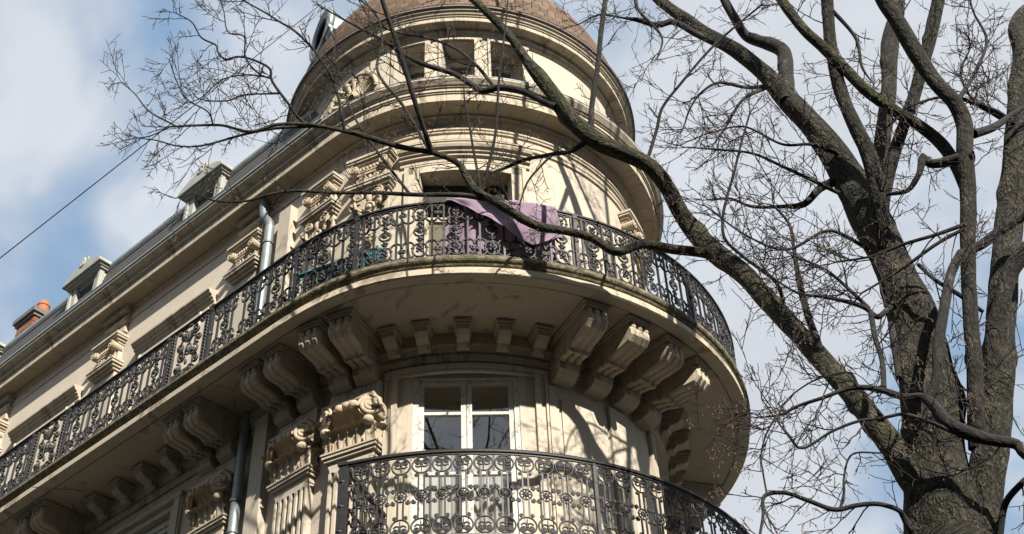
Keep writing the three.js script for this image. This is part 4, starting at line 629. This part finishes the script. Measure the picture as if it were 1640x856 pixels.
limb('trunk', bk, [1524, 900, 9, 68, 1512, 840, 9, 62, 1500, 760, 9.05, 56, 1492, 690, 9.1, 48, 1486, 620, 9.2, 44, 1470, 540, 9.3, 41, 1452, 480, 9.4, 37, 1425, 420, 9.6, 32, 1400, 360, 9.8, 31, 1362, 290, 10, 28, 1330, 240, 10.1, 24, 1300, 200, 10.2, 20, 1262, 160, 10.3, 18, 1225, 118, 10.4, 15, 1180, 82, 10.5, 13, 1123, 48, 10.7, 11, 1052, -4, 11, 9, 1000, -62, 11, 6, 965, -130, 10.8, 3], { before: [[4.35, 0.0, 6.7, 0.62], [4.33, 0.6, 6.7, 0.44], [4.3, 2.5, 6.65, 0.38], [4.27, 4.2, 6.58, 0.36]], dens: 0.25 });
limb('trunk', bk, [1556, 905, 8.95, 46, 1572, 830, 9, 32, 1582, 760, 9, 30, 1591, 690, 9, 29, 1597, 610, 9.05, 28, 1601, 540, 9.1, 25, 1606, 470, 9.2, 23, 1613, 385, 9.3, 22, 1621, 315, 9.4, 21, 1628, 230, 9.5, 19, 1634, 150, 9.6, 18, 1638, 80, 9.65, 16, 1628, 42, 9.7, 13, 1650, 12, 9.75, 10, 1710, -20, 9.8, 7], { dens: 0.3 });
limb('limb', bm, [1500, 800, 9, 34, 1470, 770, 9, 30, 1432, 718, 9.05, 22, 1390, 662, 9.15, 19, 1330, 592, 9.5, 19, 1270, 525, 9.95, 18, 1225, 476, 10.4, 18, 1180, 430, 10.8, 18, 1140, 400, 11.05, 19, 1110, 370, 11.1, 17, 1088, 338, 11, 15, 1068, 300, 10.9, 14, 1040, 266, 10.75, 14, 1000, 246, 10.55, 14, 955, 226, 10.4, 16, 920, 196, 10.33, 15, 890, 156, 10.3, 13, 862, 120, 10.28, 13, 842, 95, 10.25, 9, 825, 70, 10.22, 8, 800, 40, 10.2, 8, 775, 15, 10.15, 7, 750, -10, 10.1, 7, 700, -70, 10, 5, 640, -130, 10, 3], { dens: 0.12, rough: 0.2 });
limb('limb', bm, [1150, 408, 11, 12, 1120, 404, 11.05, 9.5, 1080, 400, 11, 9, 1030, 392, 10.9, 8.5, 985, 403, 10.75, 8.5, 950, 382, 10.6, 8, 905, 370, 10.45, 8, 860, 362, 10.3, 8.5, 820, 340, 10.25, 8, 790, 322, 10.2, 8, 765, 308, 10.15, 8, 748, 285, 10.1, 7, 737, 265, 10.05, 6, 715, 252, 10, 5.5, 690, 244, 9.95, 5, 640, 235, 9.9, 5, 560, 212, 9.8, 4.5, 495, 200, 9.75, 3.6, 443, 200, 9.7, 3.2, 402, 211, 9.7, 2.8, 355, 201, 9.7, 2.3, 320, 201, 9.7, 2.1, 273, 203, 9.7, 1.8], { dens: 0.45 });
limb('branch', bs, [785, 320, 10.2, 5.5, 740, 313, 10.15, 4.6, 665, 312, 10.1, 4, 600, 309, 10.05, 3.5, 530, 309, 10, 3, 470, 306, 9.95, 2.8, 430, 312, 9.9, 2.4, 395, 322, 9.9, 2, 345, 322, 9.85, 1.6, 310, 311, 9.85, 1.2, 280, 318, 9.8, 1]);
limb('branch', bs, [692, 246, 9.95, 5.2, 678, 205, 9.7, 4.6, 665, 165, 9.5, 4.4, 640, 82, 9.2, 4.4, 612, 0, 8.9, 4, 590, -80, 8.6, 3]);
limb('branch', bs, [690, 244, 9.95, 3.6, 643, 166, 10.1, 3, 604, 112, 10.2, 2.4, 612, 65, 10.2, 2, 600, 20, 10.2, 1.6, 560, -10, 10.2, 1.3]);
limb('branch', bs, [656, 311, 10.1, 3, 604, 243, 10.2, 2.6, 566, 185, 10.3, 2, 548, 130, 10.4, 1.6]);
limb('branch', bs, [946, 214, 10.38, 6, 948, 170, 10.3, 5, 957, 110, 10.2, 4.6, 963, 50, 10.1, 4.6, 970, 0, 10, 4.2, 985, -90, 9.9, 3]);
limb('branch', bs, [772, 306, 10.15, 3.4, 793, 216, 9.9, 2.7, 799, 127, 9.7, 2.3, 810, 38, 9.5, 1.6, 815, -20, 9.4, 1.2], { dens: 0.4 });
limb('branch', bs, [770, 306, 10.15, 2.8, 754, 216, 10, 2.2, 743, 143, 9.9, 1.5, 752, 100, 9.85, 1.1], { dens: 0.5 });
limb('branch', bs, [892, 172, 10.3, 8, 878, 166, 10.35, 7, 835, 146, 10.45, 6.5, 797, 141, 10.55, 6.5, 775, 146, 10.6, 5.8, 754, 135, 10.7, 5.4, 728, 119, 10.7, 5, 681, 104, 10.6, 4.5, 643, 85, 10.6, 3.4, 610, 62, 10.5, 2.6, 570, 42, 10.5, 2, 530, 20, 10.4, 1.5]);
limb('branch', bs, [793, 141, 10.56, 3.4, 758, 100, 10.75, 3, 720, 73, 11, 2.8, 680, 60, 11, 2.4, 640, 53, 11, 2, 600, 40, 11, 1.4]);
limb('branch', bs, [940, 226, 10.38, 6, 915, 242, 10.5, 4.6, 886, 247, 10.65, 4, 835, 258, 11.05, 3.4, 812, 268, 11.1, 3.2, 785, 278, 11.1, 2.6], { dens: 0.6 });
limb('branch', bs, [886, 247, 10.65, 2.6, 868, 264, 10.65, 2.2, 846, 290, 10.7, 2, 832, 328, 10.7, 1.6]);
limb('branch', bs, [1037, 256, 10.73, 3.6, 1052, 207, 10.68, 3.2, 1060, 175, 10.6, 2.8, 1093, 131, 10.5, 2.5, 1140, 77, 10.4, 2.3, 1175, 45, 10.3, 2, 1220, 8, 10.2, 1.6]);
limb('branch', bs, [552, 211, 9.79, 3.2, 548, 187, 9.7, 2.8, 542, 158, 9.65, 2.7, 527, 117, 9.6, 2.6, 501, 79, 9.55, 2.4, 472, 50, 9.5, 2.2, 446, 34, 9.5, 1.9, 422, 19, 9.5, 1.6, 387, 0, 9.5, 1.3], { dens: 1.3 });
limb('branch', bs, [530, 206, 9.78, 3, 487, 196, 9.75, 2.8, 460, 164, 9.65, 2.6, 434, 126, 9.55, 2.4, 433, 112, 9.5, 2.2, 396, 93, 9.5, 2, 379, 91, 9.5, 1.9, 361, 95, 9.5, 1.8, 348, 82, 9.5, 1.7, 346, 73, 9.5, 1.6, 323, 61, 9.5, 1.5, 306, 35, 9.5, 1.2, 279, 20, 9.5, 0.9], { dens: 1.3 });
limb('branch', bs, [434, 126, 9.55, 1.8, 417, 120, 9.5, 1.7, 393, 93, 9.4, 1.6, 390, 58, 9.3, 1.5, 367, 53, 9.3, 1.3, 358, 18, 9.3, 1, 350, -10, 9.3, 0.8], { dens: 1.4 });
limb('branch', bs, [430, 124, 9.55, 1.6, 393, 120, 9.6, 1.4, 355, 128, 9.6, 1.2, 320, 158, 9.7, 1, 300, 165, 9.7, 0.8], { dens: 1.5 });
limb('branch', bs, [447, 150, 9.6, 1.7, 387, 153, 9.7, 1.5, 367, 161, 9.7, 1.4, 320, 159, 9.75, 1.1, 305, 145, 9.8, 0.8], { dens: 1.5 });
limb('branch', bs, [508, 202, 9.76, 3, 440, 206, 9.8, 2.6, 393, 215, 9.8, 2.3, 320, 234, 9.8, 1.9, 284, 234, 9.8, 1.6, 250, 225, 9.8, 1.2, 225, 222, 9.8, 0.9], { dens: 1.5 });
limb('branch', bs, [341, 201, 9.7, 1.6, 335, 182, 9.6, 1.5, 300, 160, 9.6, 1.3, 285, 136, 9.6, 1.1, 270, 95, 9.6, 0.8], { dens: 1.6 });
limb('branch', bs, [285, 204, 9.7, 1.6, 238, 178, 9.7, 1.3, 215, 150, 9.7, 1, 194, 132, 9.7, 0.8], { dens: 1.7 });
limb('branch', bs, [273, 203, 9.7, 1.5, 240, 218, 9.7, 1.2, 215, 222, 9.7, 1, 198, 225, 9.7, 0.8], { dens: 1.8 });
// right-hand crown
limb('limb', bs, [1262, 165, 10.25, 14, 1259, 123, 10.4, 13, 1252, 80, 10.5, 13, 1228, 70, 10.55, 11, 1196, 58, 10.6, 9, 1176, 28, 10.6, 8, 1158, -5, 10.6, 7, 1130, -70, 10.6, 5], { dens: 0.6 });
limb('branch', bs, [1150, 72, 10.6, 6, 1116, 55, 10.65, 6, 1077, 35, 10.7, 5.5, 1053, 40, 10.7, 5.5, 1022, 32, 10.7, 4.5, 1000, 29, 10.7, 2, 960, 24, 10.7, 1.6, 925, 40, 10.7, 1.2]);
limb('limb', M.barkshade, [1425, 430, 9.6, 16, 1410, 350, 9.3, 15, 1400, 280, 9.15, 15, 1388, 240, 9.1, 14, 1371, 205, 9.05, 13, 1345, 140, 9, 12, 1331, 70, 8.9, 11, 1325, 0, 8.8, 10, 1320, -90, 8.6, 8], { dens: 0.5 });
limb('limb', bm, [1548, 300, 9.0, 12, 1530, 262, 9.0, 11, 1506, 228, 9, 11, 1471, 200, 9, 10, 1436, 179, 8.95, 10, 1390, 147, 8.9, 10, 1355, 112, 8.9, 10, 1320, 77, 8.85, 9.5, 1290, 50, 8.8, 9, 1262, 15, 8.8, 9, 1240, -20, 8.8, 8, 1200, -90, 8.7, 6], { dens: 0.5 });
limb('limb', M.barkshade, [1440, 470, 9.8, 18, 1418, 380, 10.1, 16, 1408, 290, 10.4, 14, 1415, 217, 10.5, 14, 1424, 140, 10.6, 13, 1426, 70, 10.7, 15, 1436, 20, 10.7, 13, 1440, -60, 10.8, 10], { dens: 0.6 });
limb('limb', M.barkshade, [1432, 440, 9.5, 13, 1414, 350, 9.4, 12, 1421, 290, 9.3, 11, 1433, 245, 9.25, 11, 1450, 196, 9.2, 10.5, 1467, 147, 9.2, 10.5, 1478, 105, 9.15, 11, 1492, 53, 9.1, 11, 1503, 0, 9.05, 11, 1512, -80, 9, 9], { dens: 0.5 });
limb('limb', M.barkshade, [1566, 720, 8.95, 16, 1562, 650, 8.85, 14, 1561, 578, 8.8, 14, 1556, 525, 8.8, 13, 1552, 455, 8.8, 13, 1551, 385, 8.8, 13, 1551, 301, 8.8, 14, 1546, 245, 8.75, 14, 1544, 196, 8.75, 14, 1530, 166, 8.7, 13, 1499, 132, 8.7, 13, 1471, 91, 8.7, 14, 1443, 42, 8.65, 14, 1418, 5, 8.6, 13, 1385, -60, 8.5, 10], { dens: 0.4 });
limb('limb', bs, [1550, 404, 8.82, 7, 1572, 392, 8.82, 8.5, 1600, 371, 8.8, 9, 1640, 346, 8.8, 8.5, 1700, 310, 8.7, 7], { dens: 0.5 });
limb('limb', M.barkshade, [1588, 620, 9.0, 17, 1593, 532, 8.9, 15, 1604, 490, 8.85, 15, 1618, 438, 8.8, 15, 1642, 404, 8.75, 15, 1700, 350, 8.7, 12], { dens: 0.4 });
limb('branch', bs, [1489, 640, 8.6, 9, 1501, 600, 8.55, 8.5, 1502, 560, 8.55, 9, 1508, 520, 8.55, 9, 1516, 476, 8.6, 9, 1524, 438, 8.65, 8, 1540, 405, 8.75, 8], { dens: 0.5 });
limb('branch', bs, [1700, 760, 8.4, 9, 1640, 727, 8.4, 9, 1629, 713, 8.4, 9.5, 1590, 706, 8.4, 10, 1555, 696, 8.4, 12, 1520, 679, 8.4, 12, 1496, 651, 8.45, 10, 1478, 637, 8.5, 8, 1450, 637, 8.55, 6.5, 1415, 626, 8.6, 5.5, 1380, 621, 8.7, 4.6, 1355, 624, 8.75, 4, 1320, 637, 8.8, 3.4, 1278, 651, 8.9, 3, 1250, 665, 8.95, 2.4, 1226, 668, 9, 1.6], { dens: 1.2 });
limb('branch', bs, [1375, 622, 8.7, 3, 1365, 600, 8.7, 2.6, 1345, 598, 8.8, 2, 1300, 612, 8.8, 1.6, 1262, 640, 8.9, 1.4, 1245, 670, 8.9, 1.2], { dens: 1.5 });
limb('branch', bs, [1524, 691, 8.4, 4.5, 1485, 675, 8.4, 3.6, 1447, 664, 8.45, 3.2, 1415, 670, 8.5, 3, 1376, 675, 8.5, 2.8, 1334, 691, 8.55, 2.5, 1282, 719, 8.6, 2.2, 1264, 700, 8.6, 2, 1243, 672, 8.6, 1.6, 1220, 640, 8.6, 1.2]);
limb('branch', bs, [1240, 672, 8.8, 2, 1226, 700, 8.8, 1.8, 1219, 735, 8.8, 1.7, 1221, 750, 8.8, 1.7, 1228, 790, 8.7, 1.6], { dens: 1.2 });
limb('branch', bs, [1460, 850, 8.9, 8, 1446, 826, 8.85, 5, 1440, 818, 8.8, 4.2, 1408, 808, 8.8, 4, 1373, 810, 8.8, 4, 1338, 817, 8.8, 4, 1296, 803, 8.75, 3.8, 1257, 790, 8.7, 3.6, 1226, 794, 8.7, 3.8, 1222, 829, 8.6, 2.8, 1215, 870, 8.5, 2.4], { dens: 1 });
limb('branch', bs, [1346, 816, 8.8, 2.8, 1352, 790, 8.8, 2.4, 1352, 766, 8.8, 2.1, 1366, 728, 8.85, 1.9, 1411, 726, 8.9, 1.5], { dens: 1.3 });
limb('branch', bs, [1660, 755, 8.6, 5, 1637, 775, 8.6, 6, 1612, 805, 8.7, 6, 1602, 860, 8.8, 6], { dens: 1.2 });
limb('branch', bs, [1320, 583, 9.55, 8, 1311, 552, 9.5, 6.5, 1294, 504, 9.55, 6.5, 1280, 450, 9.6, 5.5, 1272, 400, 9.7, 3.4, 1263, 357, 9.8, 2.6, 1240, 330, 9.8, 2]);
limb('branch', bs, [1262, 512, 10, 6, 1259, 504, 10, 4, 1245, 455, 9.95, 3.4, 1217, 431, 9.8, 3.2, 1189, 410, 9.9, 3, 1161, 382, 9.95, 2.8, 1158, 350, 9.95, 2.7, 1165, 315, 9.9, 2.6, 1175, 280, 9.8, 2.4, 1186, 235, 9.7, 2.2, 1201, 182, 9.6, 1.6]);
limb('branch', bs, [1340, 290, 10, 9, 1315, 301, 10, 7, 1286, 328, 10, 6, 1252, 331, 10, 3.6, 1203, 331, 10, 2.6, 1170, 318, 10, 2, 1135, 320, 10, 1.4], { dens: 1.3 });
limb('branch', bs, [1545, 360, 8.75, 4, 1500, 376, 8.8, 3.5, 1446, 392, 8.9, 3.2, 1400, 410, 9, 2.4, 1340, 420, 9.1, 1.8], { dens: 1.2 });
limb('branch', bs, [1542, 368, 8.75, 3.5, 1502, 390, 8.8, 3.2, 1460, 420, 8.9, 3, 1429, 441, 9, 2.4, 1380, 470, 9.1, 1.8], { dens: 1.2 });
limb('branch', bs, [1471, 424, 8.9, 3.5, 1500, 450, 8.8, 3.5, 1537, 473, 8.8, 4, 1575, 500, 8.9, 3.4], { dens: 0.8 });
limb('branch', bs, [1440, 480, 9.3, 6, 1420, 498, 9.2, 5, 1404, 508, 9.15, 5, 1387, 494, 9.15, 4.2, 1355, 483, 9.2, 3.8, 1320, 476, 9.25, 3, 1280, 470, 9.3, 2.2, 1230, 440, 9.4, 1.6], { dens: 1.3 });
limb('branch', bs, [1395, 500, 9.15, 5, 1402, 540, 9.0, 5, 1413, 578, 8.8, 5, 1416, 622, 8.65, 5], { dens: 0.6 });
limb('branch', bs, [1392, 494, 9.15, 3.6, 1355, 459, 9.2, 3, 1320, 431, 9.3, 2.4, 1270, 410, 9.4, 1.8], { dens: 1.4 });
limb('branch', bs, [1428, 520, 9.0, 6, 1434, 560, 8.8, 6.5, 1440, 606, 8.7, 5.5], { dens: 0.1 });
limb('branch', bs, [1560, 250, 8.7, 10, 1490, 262, 8.9, 8, 1480, 252, 8.9, 8, 1472, 280, 8.9, 5, 1455, 305, 9, 4, 1420, 312, 9.1, 3], { dens: 0.9 });
limb('branch', bs, [1625, 200, 9.5, 6, 1560, 165, 9.2, 4, 1520, 155, 9.1, 2.6, 1460, 170, 9.1, 2, 1420, 205, 9.1, 1.5], { dens: 1.3 });
limb('branch', bs, [1560, 215, 8.8, 8, 1590, 205, 8.9, 7, 1620, 185, 9.1, 5, 1660, 160, 9.2, 4], { dens: 0.8 });
limb('branch', bs, [1235, 134, 10.4, 5, 1225, 138, 10.2, 4, 1195, 140, 10.1, 3, 1150, 133, 10, 2.6, 1122, 150, 10, 2.2, 1105, 175, 10, 1.8, 1095, 205, 10, 1.3], { dens: 1.3 });
limb('branch', bs, [1230, 140, 10.2, 3.4, 1190, 160, 10, 2.8, 1160, 208, 9.9, 1.8, 1140, 235, 9.9, 1.2], { dens: 1.4 });
limb('branch', bs, [1350, 250, 9.9, 4, 1300, 232, 9.8, 3, 1256, 232, 9.8, 2.4, 1190, 203, 9.8, 1.8, 1130, 215, 9.8, 1.3], { dens: 1.5 });
limb('branch', bs, [1345, 310, 9.9, 4, 1260, 270, 9.8, 3, 1205, 246, 9.8, 2.4, 1150, 240, 9.8, 2, 1100, 236, 9.8, 1.4], { dens: 1.5 });
limb('branch', bs, [1392, 400, 9.6, 4, 1330, 370, 9.5, 3, 1260, 400, 9.5, 2.5, 1200, 380, 9.6, 2, 1130, 330, 9.7, 1.5], { dens: 1.5 });
limb('branch', bs, [1530, 168, 8.7, 5, 1560, 120, 8.85, 3, 1580, 60, 9, 2.4, 1560, 20, 9, 1.8, 1550, -20, 9, 1.4], { dens: 1.5 });
limb('branch', bs, [1632, 205, 9.5, 4.5, 1600, 180, 9.2, 3.6, 1560, 160, 9.2, 2.6, 1540, 120, 9.2, 2, 1555, 75, 9.2, 1.5], { dens: 1.6 });
limb('branch', bs, [1327, 10, 8.8, 4, 1370, 60, 8.9, 3, 1382, 110, 8.9, 2.4, 1394, 128, 8.95, 1.2], { dens: 1 });
limb('branch', bs, [1030, -40, 10.9, 5, 1020, 10, 10.6, 3, 1060, 60, 10.5, 2, 1052, 95, 10.4, 1.4], { dens: 1.4 });
// crown above the picture (out of view, shades the tower)
limb('limb', bs, [985, -90, 9.9, 5, 960, -190, 10.1, 4, 900, -300, 10.4, 3, 850, -380, 10.8, 2]);
limb('limb', bs, [1325, 0, 8.8, 9, 1290, -160, 9, 7, 1220, -320, 9.2, 5, 1160, -460, 9.4, 3]);
limb('limb', bs, [1130, -70, 10.6, 5, 1080, -180, 10.2, 4, 1010, -300, 9.8, 3, 960, -420, 9.6, 2]);

// ---- fine twigs and hanging seed stalks, grown from every limb
{
  const r = rng(20240), P = [], I = [], SP = [], SI = []; let cnt = 0;
  const ring3 = (arr, p, t, rad) => { const up = Math.abs(t.y) < 0.85 ? V3(0, 1, 0) : V3(1, 0, 0), a = up.clone().cross(t).normalize(), b = t.clone().cross(a); for (let i = 0; i < 3; i++) { const th = i * TAU / 3; const o = a.clone().multiplyScalar(Math.cos(th) * rad).addScaledVector(b, Math.sin(th) * rad); arr.push(p.x + o.x - TREE0.x, p.y + o.y - TREE0.y, p.z + o.z - TREE0.z); } };
  const strand = (pts, r0, r1, arr = P, idx = I) => { const b0 = arr.length / 3, n = pts.length; for (let i = 0; i < n; i++) { const t = pts[Math.min(n - 1, i + 1)].clone().sub(pts[Math.max(0, i - 1)]).normalize(); ring3(arr, pts[i], t, lerp(r0, r1, i / (n - 1))); } for (let i = 0; i + 1 < n; i++) for (let j = 0; j < 3; j++) { const a = b0 + i * 3 + j, b = b0 + i * 3 + (j + 1) % 3; idx.push(a, b, a + 3, a + 3, b, b + 3); } };
  const rv = () => { const v = V3(r() * 2 - 1, r() * 2 - 1, r() * 2 - 1); return v.lengthSq() > 1 || v.lengthSq() < 0.01 ? rv() : v.normalize(); };
  const seeds = (p, k) => { for (let i = 0; i < k; i++) { const d = V3((r() - 0.5) * 0.9, -0.9 + r() * 0.7, (r() - 0.5) * 0.9).normalize(), l = 0.03 + 0.05 * r(), e = p.clone().addScaledVector(d, l); strand([p, e], 0.0011, 0.001, SP, SI); const q = e.clone().add(V3((r() - 0.5) * 0.01, -0.012 - 0.01 * r(), 0)); strand([e, e.clone().lerp(q, 0.5), q], 0.0015, 0.001, SP, SI); const b0 = SP.length / 3 - 6; for (let m = 0; m < 3; m++) { /* swollen middle */ const c = e.clone().lerp(q, 0.5), ix = (b0 + m) * 3; for (let a = 0; a < 3; a++) { const base = [c.x - TREE0.x, c.y - TREE0.y, c.z - TREE0.z][a]; SP[ix + a] = base + (SP[ix + a] - base) * 3.2; } } } };
  function twig(p, dir, len, rad, lev) {
    cnt++; const n = 3 + Math.floor(len / 0.11), st0 = len / n, pts = [p.clone()]; let d = dir.clone(), zig = r() < 0.5 ? 1 : -1; const ax = rv();
    for (let i = 1; i <= n; i++) { d.addScaledVector(ax.clone().cross(d), zig * (0.16 + 0.26 * r())).addScaledVector(rv(), 0.12).add(V3(0, 0.05, 0)).normalize(); zig = -zig; const q = pts[i - 1].clone().addScaledVector(d, st0); pts.push(q);
      if (lev < 3 && i < n && r() < [0.68, 0.45, 0.14][lev]) { const c = d.clone().addScaledVector(rv(), 0.95).normalize(); twig(q, c, len * (0.28 + 0.34 * r()), Math.max(0.0038, rad * lerp(0.8, 0.6, i / n)), lev + 1); }
      else if (lev >= 1 && r() < 0.06) seeds(q, 1); }
    strand(pts, rad, Math.max(0.003, rad * 0.5)); if (lev >= 1 && r() < 0.55) seeds(pts[n], 1 + Math.floor(r() * 2));
  }
  for (const L of limbs) {
    const c = new THREE.CatmullRomCurve3(L.pts, false, 'centripetal'), k = Math.round(L.len * 3.7 * L.dens);
    for (let i = 0; i < k; i++) { const t = 0.06 + 0.94 * (i + r()) / k; if (t > 1) continue; const p = c.getPointAt(t), tan = c.getTangentAt(t), f = t * (L.rad.length - 1), a = Math.min(L.rad.length - 2, Math.floor(f)), rad = lerp(L.rad[a], L.rad[a + 1], f - a); const side = rv(); side.addScaledVector(tan, -side.dot(tan)).normalize(); if (rad > 0.07 && r() < 0.75) continue; const d = side.clone().multiplyScalar(0.85).addScaledVector(tan, 0.55).add(V3(0, 0.12, 0)).normalize(); twig(p.clone().addScaledVector(side, rad * 0.7), d, 0.25 + 0.6 * r() * r() + 0.12 * r(), Math.min(rad * 0.65, 0.0052 + 0.0055 * r() * r()), 0); }
    const e = L.pts[L.pts.length - 1], tl = c.getTangentAt(1), re = L.rad[L.rad.length - 1]; if (re < 0.012) for (let i = 0; i < 2; i++) twig(e, tl.clone().addScaledVector(rv(), 0.6).normalize(), 0.25 + 0.25 * r(), re * 0.8, 0);
  }
  const mk = (p, i) => { const g = new THREE.BufferGeometry(); g.setAttribute('position', new THREE.Float32BufferAttribute(p, 3)); g.setIndex(i); g.computeVertexNormals(); return g; };
  const a = mesh('twigs', mk(P, I), M.twig, T); a.userData.kind = 'stuff'; const b = mesh('seed_stalks', mk(SP, SI), M.seed, T); b.userData.kind = 'stuff';
  console.log('twigs', cnt, 'tris', I.length / 3, SI.length / 3);
}

// ------------------------------------------------------------------ overhead cable
{
  const a = spot(-120, 508, 7.5), b = spot(620, -78, 8.6), m = a.clone().lerp(b, 0.5).add(V3(0, -0.02, 0)), base = a.clone();
  const far0 = a.clone().addScaledVector(b.clone().sub(a), -1.2), far1 = b.clone().addScaledVector(b.clone().sub(a), 1.0);
  const o = mesh('overhead_cable', new THREE.TubeGeometry(new THREE.CatmullRomCurve3([far0, a, m, b, far1].map(p => p.clone().sub(base))), 40, 0.0045, 6), M.cable); o.position.copy(base);
  tag(o, 'thin dark cable slanting across the sky at the left behind the twigs', 'cable');
}

renderer.render(scene, camera);
